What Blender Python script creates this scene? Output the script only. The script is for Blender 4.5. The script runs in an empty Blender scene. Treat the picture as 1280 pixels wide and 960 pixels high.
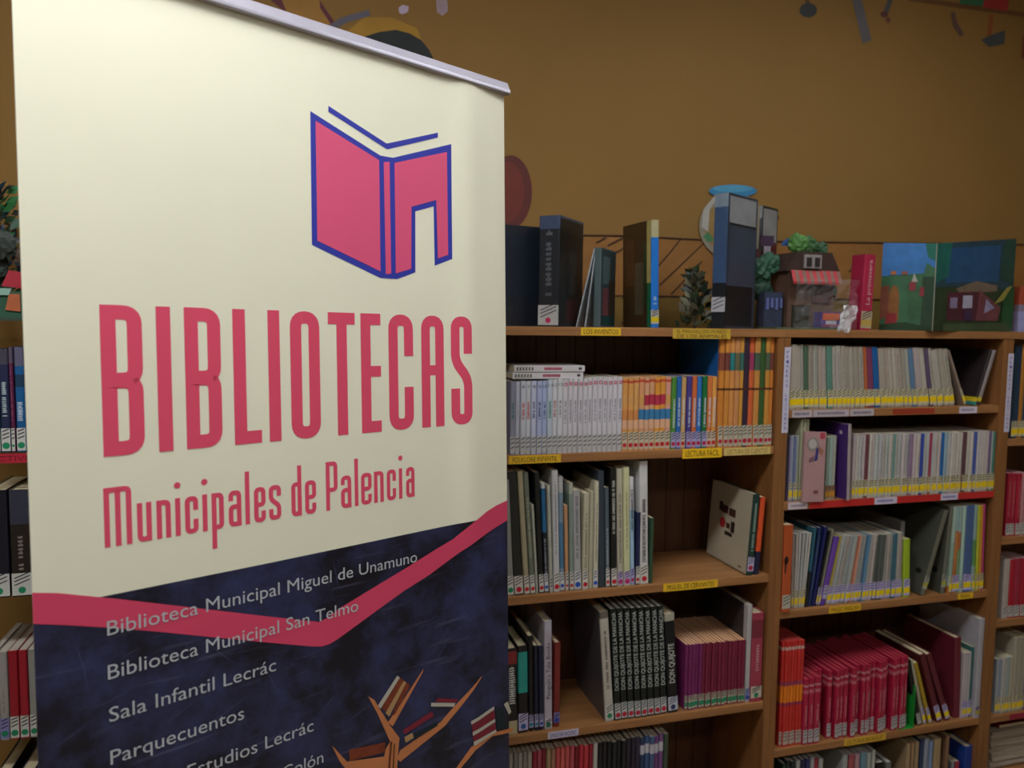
import bpy, bmesh, math, random
from mathutils import Vector, Matrix
random.seed(7)
SC = bpy.context.scene
COL = SC.collection

# ------------------------------------------------------------------ camera
CAM = Vector((0.0, -1.85, 1.5115))
CR = Vector((0.96230908, -0.27169137, 0.01204299))
CD = Vector((-0.00982696, -0.07899162, -0.99682684))
CF = Vector((0.27178055, 0.95913718, -0.07868425))
cd = bpy.data.cameras.new('camera'); cam = bpy.data.objects.new('camera', cd); COL.objects.link(cam)
cam.matrix_world = Matrix(((CR.x, -CD.x, -CF.x, CAM.x), (CR.y, -CD.y, -CF.y, CAM.y), (CR.z, -CD.z, -CF.z, CAM.z), (0, 0, 0, 1)))
cd.sensor_width = 36; cd.lens = 27.0; cd.clip_start = 0.05
cd.dof.use_dof = True; cd.dof.focus_distance = 1.5; cd.dof.aperture_fstop = 3.4
SC.camera = cam

# ------------------------------------------------------------------ world, exposure
w = bpy.data.worlds.new('world'); SC.world = w; w.use_nodes = True
w.node_tree.nodes['Background'].inputs[0].default_value = (.9, .92, 1, 1)
w.node_tree.nodes['Background'].inputs[1].default_value = 0.05
SC.view_settings.view_transform = 'Standard'; SC.view_settings.look = 'None'
SC.view_settings.gamma = 1; SC.view_settings.use_curve_mapping = False
SC.view_settings.exposure = 0.0
# ceiling lamps: x, y, length, width, rotation, emission strength
CEIL = 2.85
LAMPS = [(-0.35, -1.10, 1.25, .30, 0.0, 28.0), (1.55, -0.75, 1.25, .30, 0.0, 12.0), (-0.35, -2.9, 1.25, .30, 0.0, 12.0), (1.75, -2.9, 1.25, .30, 0.0, 12.0)]

# ------------------------------------------------------------------ helpers
def lin(h):
    h = h.lstrip('#'); o = []
    for i in (0, 2, 4):
        c = int(h[i:i+2], 16)/255
        o.append(c/12.92 if c <= .04045 else ((c+.055)/1.055)**2.4)
    return o
MATS = {}
def mat(col, rough=.5, metal=0, var=.12, nscale=40, stretch=(1, 1, 1), bump=0, spec=.5, kind=None):
    key = (col, rough, metal, var, nscale, stretch, bump, kind)
    if key in MATS: return MATS[key]
    m = bpy.data.materials.new('m_%s' % col.strip('#')); m.use_nodes = True
    nt = m.node_tree; b = nt.nodes['Principled BSDF']
    c = lin(col)
    b.inputs['Roughness'].default_value = rough; b.inputs['Metallic'].default_value = metal
    b.inputs['Specular IOR Level'].default_value = spec
    tc = nt.nodes.new('ShaderNodeTexCoord'); mp = nt.nodes.new('ShaderNodeMapping')
    mp.inputs['Scale'].default_value = stretch
    nz = nt.nodes.new('ShaderNodeTexNoise'); nz.inputs['Scale'].default_value = nscale; nz.inputs['Detail'].default_value = 4
    cr = nt.nodes.new('ShaderNodeValToRGB')
    cr.color_ramp.elements[0].position = .3; cr.color_ramp.elements[1].position = .72
    cr.color_ramp.elements[0].color = [x*(1-var) for x in c]+[1]
    cr.color_ramp.elements[1].color = [min(1, x*(1+var)) for x in c]+[1]
    nt.links.new(tc.outputs['Object'], mp.inputs[0]); nt.links.new(mp.outputs[0], nz.inputs['Vector'])
    nt.links.new(nz.outputs[0], cr.inputs[0]); nt.links.new(cr.outputs[0], b.inputs['Base Color'])
    if bump:
        bp = nt.nodes.new('ShaderNodeBump'); bp.inputs['Strength'].default_value = bump; bp.inputs['Distance'].default_value = .002
        nt.links.new(nz.outputs[0], bp.inputs['Height']); nt.links.new(bp.outputs[0], b.inputs['Normal'])
    MATS[key] = m
    return m
def wood(axis, col='9c6a3c'):
    s = {'x': (1.2, 14, 22), 'z': (22, 14, 1.2)}[axis]
    return mat(col, .42, 0, .22, 3.0, s, .08)
def glow(strength):
    m = bpy.data.materials.new('lamp_diffuser'); m.use_nodes = True; nt = m.node_tree
    nt.nodes.remove(nt.nodes['Principled BSDF']); e = nt.nodes.new('ShaderNodeEmission')
    e.inputs[0].default_value = (.97, 1, 1, 1); e.inputs[1].default_value = strength
    nt.links.new(e.outputs[0], nt.nodes['Material Output'].inputs[0]); return m
def clear(col='dfe4e8', alpha=.25):
    key = ('clear', col, alpha)
    if key in MATS: return MATS[key]
    m = bpy.data.materials.new('clear_plastic'); m.use_nodes = True; nt = m.node_tree
    b = nt.nodes['Principled BSDF']; b.inputs['Base Color'].default_value = lin(col)+[1]
    b.inputs['Roughness'].default_value = .12; b.inputs['Alpha'].default_value = alpha
    MATS[key] = m; return m

class MB:
    """collects faces with material slots, builds ONE mesh"""
    def __init__(s): s.v = []; s.f = []; s.m = []; s.mats = []
    def slot(s, m):
        if m not in s.mats: s.mats.append(m)
        return s.mats.index(m)
    def face(s, pts, m):
        n = len(s.v); s.v += [tuple(p) for p in pts]; s.f.append(tuple(range(n, n+len(pts)))); s.m.append(s.slot(m))
    def box(s, x0, x1, y0, y1, z0, z1, m):
        n = len(s.v)
        s.v += [(x, y, z) for z in (z0, z1) for x, y in ((x0, y0), (x1, y0), (x1, y1), (x0, y1))]
        for q in ((0, 3, 2, 1), (4, 5, 6, 7), (0, 1, 5, 4), (1, 2, 6, 5), (2, 3, 7, 6), (3, 0, 4, 7)):
            s.f.append(tuple(n+i for i in q)); s.m.append(s.slot(m))
    def prism(s, poly, z0, z1, m, axis='z'):
        """extrude a polygon: axis z -> poly in xy ; axis y -> poly in xz"""
        n = len(s.v); k = len(poly)
        for z in (z0, z1):
            for p in poly: s.v.append((p[0], p[1], z) if axis == 'z' else (p[0], z, p[1]))
        sl = s.slot(m)
        for i in range(k):
            j = (i+1) % k; s.f.append((n+i, n+j, n+k+j, n+k+i)); s.m.append(sl)
        s.f.append(tuple(n+i for i in reversed(range(k)))); s.m.append(sl)
        s.f.append(tuple(n+k+i for i in range(k))); s.m.append(sl)
    def tube(s, a, b, r0, r1, m, k=10):
        a = Vector(a); b = Vector(b); d = (b-a).normalized(); t = d.orthogonal().normalized(); u = d.cross(t)
        n = len(s.v); sl = s.slot(m)
        for p, r in ((a, r0), (b, r1)):
            for i in range(k):
                an = 2*math.pi*i/k; s.v.append(tuple(p+t*math.cos(an)*r+u*math.sin(an)*r))
        for i in range(k):
            j = (i+1) % k; s.f.append((n+i, n+j, n+k+j, n+k+i)); s.m.append(sl)
        s.f.append(tuple(n+i for i in reversed(range(k)))); s.m.append(sl); s.f.append(tuple(n+k+i for i in range(k))); s.m.append(sl)
    def mesh(s, name, fix=False):
        me = bpy.data.meshes.new(name); me.from_pydata(s.v, [], s.f)
        for m in s.mats: me.materials.append(m)
        for p, i in zip(me.polygons, s.m): p.material_index = i
        if fix:
            bm = bmesh.new(); bm.from_mesh(me); bmesh.ops.recalc_face_normals(bm, faces=bm.faces); bm.to_mesh(me); bm.free()
        me.update(); return me
    def build(s, name, parent=None, fix=True, bevel=0):
        o = link(name, s.mesh(name, fix), parent)
        if bevel:
            b = o.modifiers.new('bevel', 'BEVEL'); b.width = bevel; b.segments = 2; b.limit_method = 'ANGLE'
        return o
def link(name, data, parent=None):
    o = bpy.data.objects.new(name, data); COL.objects.link(o)
    if parent: o.parent = parent
    return o
def tag(o, label=None, cat=None, group=None, kind=None):
    if label: o['label'] = label
    if cat: o['category'] = cat
    if group: o['group'] = group
    if kind: o['kind'] = kind
    return o
def root(name, loc, label, cat, group=None):
    o = link(name, None); o.location = loc; o.empty_display_size = .05
    return tag(o, label, cat, group)
def copy_tree(o, parent=None):
    c = o.copy(); COL.objects.link(c); c.parent = parent
    for ch in o.children: copy_tree(ch, c)
    return c
FONT = {}
def text_mesh(s, mat_, h, wid=None, rot=0, center=False):
    """flat lettering in the xz plane, cap height h, fitted to wid; baseline start at 0,0"""
    key = (s, mat_.name, h, wid, rot, center)
    if key in FONT: return FONT[key]
    cu = bpy.data.curves.new('t', 'FONT'); cu.body = s; cu.size = 1; cu.resolution_u = 3
    ob = bpy.data.objects.new('t', cu); COL.objects.link(ob)
    me = bpy.data.meshes.new_from_object(ob.evaluated_get(bpy.context.evaluated_depsgraph_get()))
    bpy.data.objects.remove(ob)
    xs = [v.co.x for v in me.vertices]
    x0, x1 = min(xs), max(xs); sy = h/.70; sx = (wid/(x1-x0)) if wid else sy
    for v in me.vertices:
        x, y = (v.co.x-x0)*sx, v.co.y*sy
        if center: x -= (x1-x0)*sx/2; y -= h/2
        if rot == 90: x, y = -y, x
        elif rot == -90: x, y = y, -x
        v.co = (x, 0, y)
    me.materials.clear(); me.materials.append(mat_); me.name = 'lettering'
    FONT[key] = me; return me
ORD = 'zeroth first second third fourth fifth sixth seventh eighth ninth tenth eleventh twelfth thirteenth fourteenth fifteenth sixteenth seventeenth eighteenth nineteenth twentieth'.split()
TENS = {2: 'twenty', 3: 'thirty', 4: 'forty', 5: 'fifty'}
def ordn(n):
    if n <= 20: return ORD[n]
    t, u = divmod(n, 10)
    return (TENS[t][:-1]+'ieth') if u == 0 else TENS[t]+'-'+ORD[u]

# real positions worked out from the photograph's perspective
def ray(px, py): return (px-640)/960*CR + (py-480)/960*CD + CF
def fp(px, py, Y=0.0):
    v = ray(px, py); t = (Y-CAM.y)/v.y; p = CAM+t*v; return p.x, p.z
def xat(px, Y, Z):
    k = (px-640)/960; a = CR-k*CF
    return -(a.y*(Y-CAM.y)+a.z*(Z-CAM.z))/a.x
def zof(px, py, Y): return fp(px, py, Y)[1]

# ------------------------------------------------------------------ room shell
WALLY = 0.32
def slab(name, x0, x1, y0, y1, z0, z1, m, kind='structure'):
    b = MB(); b.box(x0, x1, y0, y1, z0, z1, m); o = b.build(name); o['kind'] = kind; return o
M_wall = mat('88652f', .8, 0, .05, 3, (1, 1, 1), .05)
M_wall2 = mat('c8b48a', .85, 0, .05, 3)
slab('floor', -3, 5, -5, WALLY+.1, -.06, 0, mat('8f7f6c', .45, 0, .2, 30))
slab('ceiling', -3, 5, -5, WALLY+.1, CEIL, CEIL+.06, mat('d8d6ce', .9))
wall = slab('wall_back', -3, 5, WALLY, WALLY+.1, 0, CEIL, M_wall)
slab('wall_left', -3.1, -3, -5, WALLY+.1, 0, CEIL, M_wall2)
slab('wall_right', 5, 5.1, -5, WALLY+.1, 0, CEIL, M_wall2)
slab('wall_front', -3, 5, -5.1, -5, 0, CEIL, M_wall2)
slab('baseboard_left', -3, -2.985, -5, WALLY, 0, .08, mat('5a4630', .6))
slab('baseboard_right', 4.985, 5, -5, WALLY, 0, .08, mat('5a4630', .6))

def mural(name, polys, label=None, k=1):
    b = MB()
    for i, (pts, col) in enumerate(polys):
        pp = [fp(x, y, WALLY) for x, y in pts]
        b.face([(x, WALLY-.0006*(k+i*.25), z) for x, z in pp], mat(col, .7, 0, .08, 20))
    o = b.build(name, wall, fix=False); o.matrix_parent_inverse = Matrix()
    if label: o['label'] = label
    return o
def strip(pts, wd):
    o = []
    for (a, b), (c, d) in zip(pts, pts[1:]):
        L = math.hypot(c-a, d-b); nx, ny = -(d-b)/L*wd/2, (c-a)/L*wd/2
        o.append([(a+nx, b+ny), (c+nx, d+ny), (c-nx, d-ny), (a-nx, b-ny)])
    return o
def ell(cx, cy, rx, ry, n=28, a0=0, a1=360):
    return [(cx+rx*math.cos(math.radians(a0+(a1-a0)*i/n)), cy+ry*math.sin(math.radians(a0+(a1-a0)*i/n))) for i in range(n)]
PL = '8f612b'; LN = '3a1c0c'
mural('painted_planks', [([(640, 293), (900, 301), (1300, 306), (1300, 378), (820, 371), (640, 368)], PL),
                         ([(640, 368), (820, 371), (1300, 378), (1300, 412), (640, 405)], '7d6228')], 'orange brown painted planks behind the display books')
lines = []
for pts in ([(821.7, 334), (839, 313.5), (851, 298)], [(824, 356.6), (881.5, 302)], [(838.4, 368), (877, 326.7)], [(640, 368), (862, 371), (1300, 378)],
            [(640, 293), (782, 294.6), (900, 301), (1300, 306)], [(759, 307), (781, 296)], [(769, 316), (784, 307)], [(777, 373), (786, 363)], [(776, 405), (787, 392)],
            [(745, 303), (757, 297)], [(1060, 340), (1085, 318)]):
    lines += [(q, LN) for q in strip(pts, 1.6)]
mural('plank_outline', lines, None, 4)
bowl = [(ell(915, 283, 42, 42), '87806f'), (ell(913, 284, 33, 34), '8c7040')]
bowl += [(ell(915, 239, 30, 8), '2f7aa8'), (ell(915, 236, 25, 4.5), '4a93b8')]
bowl += [([(893, 244), (899, 244), (886, 262), (884, 290), (876, 284), (878, 262)], 'a7a49c'), ([(884, 290), (892, 301), (884, 303), (878, 296)], '3f7a4f')]
bowl += [([(956, 266), (966, 263), (970, 275), (964, 287), (956, 284)], '3c78b4')]
bowl += [(q, '2a1510') for q in strip([(967, 279), (972, 271)], 2)]
mural('painted_fishbowl', bowl, 'painted glass bowl with a blue rim', 8)
mural('painted_maroon_shape', [(ell(638, 240, 27, 46), '5b2420'), (ell(634, 240, 21, 38), '6d2a22')], 'rounded maroon painted shape')
mural('painted_black_dome', [([(330, -6), (395, 45), (420, 30), (395, -6)], '5c2430'), ([(395, 45), (414, 31), (400, 10), (399, -6), (350, -6), (360, 20)], '9a6e2a'),
                             (strip([(396, 46), (430, 25), (455, 17)], 9)[0], '5d5a66'), (strip([(430, 25), (462, 16)], 8)[0], '5d5a66'),
                             ([(430, 42), (455, 22), (490, 22), (522, 36), (530, 60), (440, 66)], 'a0761c'),
                             ([(455, 46), (475, 40), (495, 37.5), (512, 42), (526, 50), (536, 62), (542, 74), (500, 74)], '1a2022')], 'black dome with yellow and grey bands, painted')
mural('painted_speck', [([(498, 10), (503, 6), (511, 8), (510, 15), (503, 18), (499, 16)], 'b3a4ba')])
mural('painted_speck', [([(545, 0), (559, 0), (560, 14), (553, 20), (546, 15)], '9c8690')])
mural('painted_tool_rack', [(strip([(1135, -2), (1205, 8), (1300, 21)], 6)[0], '6c4424'), (strip([(1135, -2), (1205, 8), (1300, 21)], 6)[1], '6c4424'),
      ([(1200, -6), (1231, -6), (1229, 8), (1199, 5)], '2e6a48'), ([(1231, -6), (1262, -6), (1259, 14), (1228, 9)], 'a02c2c')], 'painted rack line with a green and a red block')
for n_, ps in (('painted_mallet', [(strip([(1008, -4), (1010, 8)], 5)[0], '5c3a22'), (ell(1010, 13, 11, 9, 16), '33363a')]),
               ('painted_file', [([(1064, -4), (1076, -4), (1089, 50), (1078, 55)], '5d5a5e')]),
               ('painted_pliers', [(strip([(1114, -4), (1107, 16)], 6)[0], '4a4a52'), (ell(1105, 18, 5, 4, 10), '5c3030'), (ell(1110, 25, 3, 4, 10), '6a3a2c')]),
               ('painted_gouge', [([(1188, 16), (1193, 15), (1196, 28), (1205, 43), (1200, 46), (1191, 33)], '5b4038')]),
               ('painted_hammer', [(strip([(1239, 18), (1236, 47)], 6)[0], '8a4a1c'), ([(1226, 50), (1236, 45), (1250, 40), (1256, 38), (1255, 55), (1236, 59)], '424648')]),
               ('painted_knife', [([(1278, 45), (1290, 40), (1290, 78), (1276, 72)], '74381c')])):
    mural(n_, ps, None, 2)

# ------------------------------------------------------------------ ceiling lamps
for i, (x, y, L, W, r, st) in enumerate(LAMPS):
    t = root('ceiling_light', (x, y, CEIL), ['ceiling panel light above the roll-up banner', 'ceiling panel light in front of the middle bookcases',
             'ceiling panel light farther back on the left', 'ceiling panel light farther back on the right'][i], 'ceiling light')
    b = MB(); wm = mat('d9d9d6', .4)
    b.box(-L/2-.03, L/2+.03, -W/2-.03, -W/2, -.06, 0, wm); b.box(-L/2-.03, L/2+.03, W/2, W/2+.03, -.06, 0, wm)
    b.box(-L/2-.03, -L/2, -W/2, W/2, -.06, 0, wm); b.box(L/2, L/2+.03, -W/2, W/2, -.06, 0, wm); b.build('lamp_frame', t)
    b = MB(); b.box(-L/2, L/2, -W/2, W/2, -.045, -.035, glow(st)); b.build('diffuser', t)

# ------------------------------------------------------------------ bookcases
DEP = .285; TH = .022
CASES = {'a': (-.49, .41, [1.482, 1.200, .882, .5595, .19], 'orange brown wooden bookcase partly hidden behind the left of the banner'),
         'b': (.41, 1.3105, [1.482, 1.155, .7864, .4116, .045], 'orange brown wooden bookcase directly right of the banner'),
         'c': (1.3105, 2.103, [1.482, 1.2555, .991, .674, .2585], 'orange brown wooden bookcase under the open picture book'),
         'd': (2.103, 2.903, [1.482, 1.150, .837, .569, .255], 'orange brown wooden bookcase at the right edge of the picture')}
SH = {}
CASE = {}
for k, (x0, x1, zs, lab) in CASES.items():
    t = root('bookcase', (x0, 0, 0), lab, 'bookcase'); CASE[k] = t; W = x1-x0
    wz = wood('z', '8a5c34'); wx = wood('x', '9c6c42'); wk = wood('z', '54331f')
    for a in (0, W-.020):
        b = MB(); b.box(a, a+.020, 0, DEP, 0, 1.482, wz); b.build('side_panel', t, bevel=.0012)
    for j, z in enumerate(zs):
        b = MB()
        if j == 0: b.box(0, W, -.002, DEP, z, z+TH, wx)
        else: b.box(.0202, W-.0202, .003, DEP-.008, z, z+TH, wx)
        b.build('shelf', t, bevel=.001); SH[k+str(j)] = z+TH
    if zs[-1] > .1:
        b = MB(); b.box(.0202, W-.0202, .003, DEP-.008, .045, .067, wx); b.build('shelf', t)
    b = MB(); b.box(.0202, W-.0202, .02, .036, 0, .045, wz); b.build('plinth', t)
    n = int(W/.062); pw = (W-.041)/n
    me = None
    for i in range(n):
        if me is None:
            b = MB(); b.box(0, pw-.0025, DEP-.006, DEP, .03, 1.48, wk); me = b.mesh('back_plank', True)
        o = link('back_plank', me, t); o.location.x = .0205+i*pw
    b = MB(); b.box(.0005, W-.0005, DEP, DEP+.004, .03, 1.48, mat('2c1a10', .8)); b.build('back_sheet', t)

def shelf_label(case, px0, px1, shelf, txt, col='e6b828', ink='3a2c10', h=.020, dz=0.0, under=False, dash=False, label=None, rows=None):
    """paper strip glued on the shelf edge (front plane Y=0.003, the top board at Y=-.002)"""
    Y = -.002 if shelf == 0 else .003
    zs = CASES[case][2][shelf]; z = zs+TH/2+dz
    X0, X1 = xat(px0, Y, z), xat(px1, Y, z); t = CASE[case]; ox = CASES[case][0]
    b = MB(); b.box(0, X1-X0, -.0009, -.0002, -h/2, h/2, mat(col, .5, 0, .05, 30))
    o = b.build('shelf_label', t); o.location = (X0-ox, Y, z)
    if label: o['label'] = label
    m = mat(ink, .6, 0, .05)
    W = X1-X0
    if dash:
        b = MB(); r = random.Random(int(px0*7)); x = .12*W
        while x < .84*W:
            ww = r.uniform(.0022, .0042)
            b.face([(x, -.0012, -h*.18), (x+ww, -.0012, -h*.18), (x+ww*.8, -.0012, h*.2*r.uniform(.7, 1)), (x, -.0012, h*.2)], m); x += ww+.0022
        b.build('lettering', o, fix=False)
    else:
        rows_ = rows or [txt]
        n = len(rows_)
        for i, s in enumerate(rows_):
            ch = h*.62/n*(1.1 if n > 1 else 1); q = link('lettering', text_mesh(s, m, ch, W*(.86 if len(s) > 8 else .6), center=True), o)
            q.location = (W/2, -.0012, (0 if n == 1 else (h*.22 if i == 0 else -h*.24)))
    return o
Y_ = 'e0b52c'; WH = 'd4d2e0'
shelf_label('b', 726, 776, 0, 'LOS INVENTOS')
shelf_label('b', 841, 913, 0, '', rows=['EL MARAVILLOSO MUNDO', 'DE LOS ANIMALES'], h=.027, dz=-.003, col='c9a435')
shelf_label('b', 636, 701, 1, 'FOLKLORE INFANTIL', h=.021)
shelf_label('b', 853, 902, 1, 'LECTURA FÁCIL', h=.026, dz=-.001, col='efbf20')
shelf_label('b', 905, 963, 1, 'LECTURA DE CUENTOS', h=.021, col='d8bd74', ink='8a6a30')
shelf_label('b', 829, 897, 2, 'MIGUEL DE CERVANTES', h=.022)
shelf_label('b', 685, 723, 3, 'ENGLISH BOOKS', h=.019, col='c9c2da', ink='2c2a80')
shelf_label('b', 938, 955, 3, '', h=.018, col='b07c48', dash=False, label='blank brown strip') if False else None
for a, b_ in ((990, 1015), (1016.5, 1061), (1062.5, 1092)): shelf_label('c', a, b_, 1, '', col='b9adb6', ink='4b4458', dash=True)
shelf_label('c', 1093, 1199, 1, '', col='8a3626', ink='8a3626', h=.015).children[0] if False else None
b_ = shelf_label('c', 1199, 1221, 1, '', col='cfc6d8', ink='6a6088', dash=True)
def plain_strip(case, a, b, shelf, col, h, dz=0, label=None):
    Y = .003; z = CASES[case][2][shelf]+TH/2+dz; X0, X1 = xat(a, Y, z), xat(b, Y, z)
    m = MB(); m.box(0, X1-X0, -.0006, -.0002, -h/2, h/2, mat(col, .45, 0, .12, 12)); o = m.build('edge_strip', CASE[case]); o.location = (X0-CASES[case][0], Y, z)
    if label: o['label'] = label
plain_strip('c', 1116, 1168, 1, '9c3a26', .016, 0, 'faded red tape')
plain_strip('c', 1012, 1246, 2, 'c22c2c', .020, 0, 'red tape along the shelf edge')
shelf_label('c', 1093, 1121, 2, '', col='cfc6dc', ink='4a4aa0', dash=True)
shelf_label('c', 1176, 1197, 2, '', col='cfc6dc', ink='4a4aa0', dash=True)
shelf_label('c', 985, 1009, 2, '', col='d0c0c8', ink='7a6a78', dash=True, dz=.001)
shelf_label('c', 1036, 1076, 3, 'MAGIC ENGLISH', col='dcae2c', ink='7a5a08')
shelf_label('c', 1197, 1216, 3, 'MÚSICA', h=.018)
shelf_label('c', 1055, 1107, 4, 'LECTURAS EN INGLÉS', col='d6a838', ink='6f5a08', h=.021)
plain_strip('a', -60, 60, 1, 'b8243c', .020, 0, 'red tape along the shelf edge')
q = link('lettering', text_mesh('DETECTIVES', mat('701020', .5), .012, .125, center=True), CASE['a']); zz = CASES['a'][2][1]+TH/2
q.location = (xat(3, 0, zz)-CASES['a'][0], .0018, zz)
plain_strip('d', 1262, 1330, 4, '9a2240', .018, 0, 'dark red tape')
def upright_label(case, ca, px, py0, py1, w_):
    X, z1 = fp(px, py0, 0); z0 = fp(px, py1, 0)[1]; t = CASE[case]
    ox = CASES[case][0]
    xx = max(X-ox, 0); b = MB(); b.box(-w_/2, w_/2, -.0012, -.0002, 0, z1-z0, mat('cbc6da', .5, 0, .04)); o = b.build('post_label', t)
    o.location = (ca, 0, z0); s = 'PRIMERAS LECTURAS'; n = len(s); st = (z1-z0)*.94/n
    for i, ch in enumerate(s):
        if ch != ' ':
            q = link('letter', text_mesh(ch, mat('3c3c9c', .6), st*.62, st*.55, center=True), o); q.location = (0, -.0016, (z1-z0)*.97-(i+.5)*st)
    return o
upright_label('c', .0105, 982, 434, 541, .020)
upright_label('d', .0105, 1254, 442, 540, .020)

# ------------------------------------------------------------------ books
PAGE = lambda c='cdbf9d': mat(c, .85, 0, .18, 6, (60, 1, .6))
MESH = {}
def cover_mesh(w_, h, d, hard, cov, edge=None, bands=()):
    key = ('c', round(w_, 4), round(h, 4), round(d, 3), hard, cov, tuple(bands))
    if key in MESH: return MESH[key]
    t = .0022 if hard else .0007; t = min(t, w_*.3); r = min(w_*.35, .004); m = cov
    pts = [(0, d), (0, r)]
    for i in range(1, 4): a = math.pi/2*i/3; pts.append((r-r*math.cos(a), r-r*math.sin(a)))
    for i in range(0, 4): a = math.pi/2*i/3; pts.append((w_-r+r*math.sin(a), r-r*math.cos(a)))
    pts += [(w_, d), (w_-t, d), (w_-t, max(r, t)), (t, max(r, t)), (t, d)]
    b = MB()
    # cut vertically into printed bands (z fractions) so that a band belongs to the cover itself
    zs = [0]+sorted({z for bd in bands for z in bd[:2]})+[1]
    n = len(pts); lv = []
    for z in zs:
        lv.append(len(b.v)); b.v += [(p[0], p[1], z*h) for p in pts]
    for zi in range(len(zs)-1):
        mm = m
        for bd in bands:
            if bd[0] <= zs[zi]+1e-6 and zs[zi+1] <= bd[1]+1e-6: mm = bd[2]
        sl = b.slot(mm)
        for i in range(n):
            j = (i+1) % n; b.f.append((lv[zi]+i, lv[zi]+j, lv[zi+1]+j, lv[zi+1]+i)); b.m.append(sl if i < n-5 or i == n-1 else b.slot(m))
    b.f.append(tuple(lv[0]+i for i in reversed(range(n)))); b.m.append(b.slot(m)); b.f.append(tuple(lv[-1]+i for i in range(n))); b.m.append(b.slot(bands[-1][2] if bands and zs and any(abs(bd[1]-1) < 1e-6 for bd in bands) else m))
    MESH[key] = b.mesh('cover', True); return MESH[key]
def page_mesh(w_, h, d, hard, pm):
    key = ('p', round(w_, 4), round(h, 4), round(d, 3), hard, pm)
    if key in MESH: return MESH[key]
    t = .0022 if hard else .0007; t = min(t, w_*.3); i_ = .003 if hard else .0006
    b = MB(); b.box(t+.0001, w_-t-.0001, min(w_*.35, .004)+.0008, d-i_, i_, h-i_, pm)
    MESH[key] = b.mesh('page_block', True); return MESH[key]
def sticker_mesh(w_, style, seed=0):
    """style: (z0, z1, base colour, dot colour or None, band colour or None, dot form)"""
    key = ('s', round(w_, 3), style, seed % 3)
    if key in MESH: return MESH[key]
    z0, z1, base, dot, band = style; b = MB(); H = z1-z0; y = -.0004; a = .0006
    bw = max(w_-2*a, .001)
    b.box(a, a+bw, y, .0003, z0, z1, mat(base, .35, 0, .06))
    ink = mat('34303a', .6, 0, .05); rr = random.Random(seed % 3)
    zb = z0+H*(.52 if band else .44 if dot else .15)
    for k in range(3 if H > .03 else 2):
        z = zb+(z1-zb)*(.2+.3*k)+rr.uniform(-.0006, .0006); sl = bw*.16
        b.face([(a+bw*.12, y-.0002, z-sl), (a+bw*.9, y-.0002, z+sl), (a+bw*.9, y-.0002, z+sl+.0028), (a+bw*.12, y-.0002, z-sl+.0028)], ink)
    if band: b.face([(a, y-.0002, z0+H*.15), (a+bw, y-.0002, z0+H*.15), (a+bw, y-.0002, z0+H*.50), (a, y-.0002, z0+H*.50)], mat(band, .4, 0, .08))
    if dot:
        r = min(bw*.44, .0075); cz = z0+H*.24
        b.face([(a+bw/2+r*math.cos(i*math.pi/5), y-.0003, cz+r*math.sin(i*math.pi/5)) for i in range(10)], mat(dot, .4, 0, .05))
    MESH[key] = b.mesh('spine_sticker'); return MESH[key]
def marks_mesh(w_, z0, z1, col, fill=.5, seed=0, gap=.25):
    """unreadable small print running up a spine"""
    key = ('k', round(w_, 3), round(z0, 3), round(z1, 3), col, fill, seed % 4, gap)
    if key in MESH: return MESH[key]
    b = MB(); r = random.Random(seed % 4); z = z0; m = mat(col, .5, 0, .05); hw = w_*fill/2; c = w_/2; st = max(.0028, w_*.22)
    while z < z1-st:
        if r.random() > gap*.6:
            q = r.uniform(.6, 1)
            b.face([(c-hw, -.0003, z), (c+hw*q, -.0003, z), (c+hw*q, -.0003, z+st*.62), (c-hw, -.0003, z+st*.5)], m)
            if r.random() > .5: b.face([(c-hw*.3, -.0003, z+st*.5), (c+hw*.2, -.0003, z+st*.5), (c+hw*.2, -.0003, z+st), (c-hw*.3, -.0003, z+st)], m)
        z += st
    if not b.f: b.face([(c-hw, -.0003, z0), (c+hw, -.0003, z0), (c+hw, -.0003, z0+st), (c-hw, -.0003, z0+st)], m)
    MESH[key] = b.mesh('spine_print'); return MESH[key]
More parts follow.
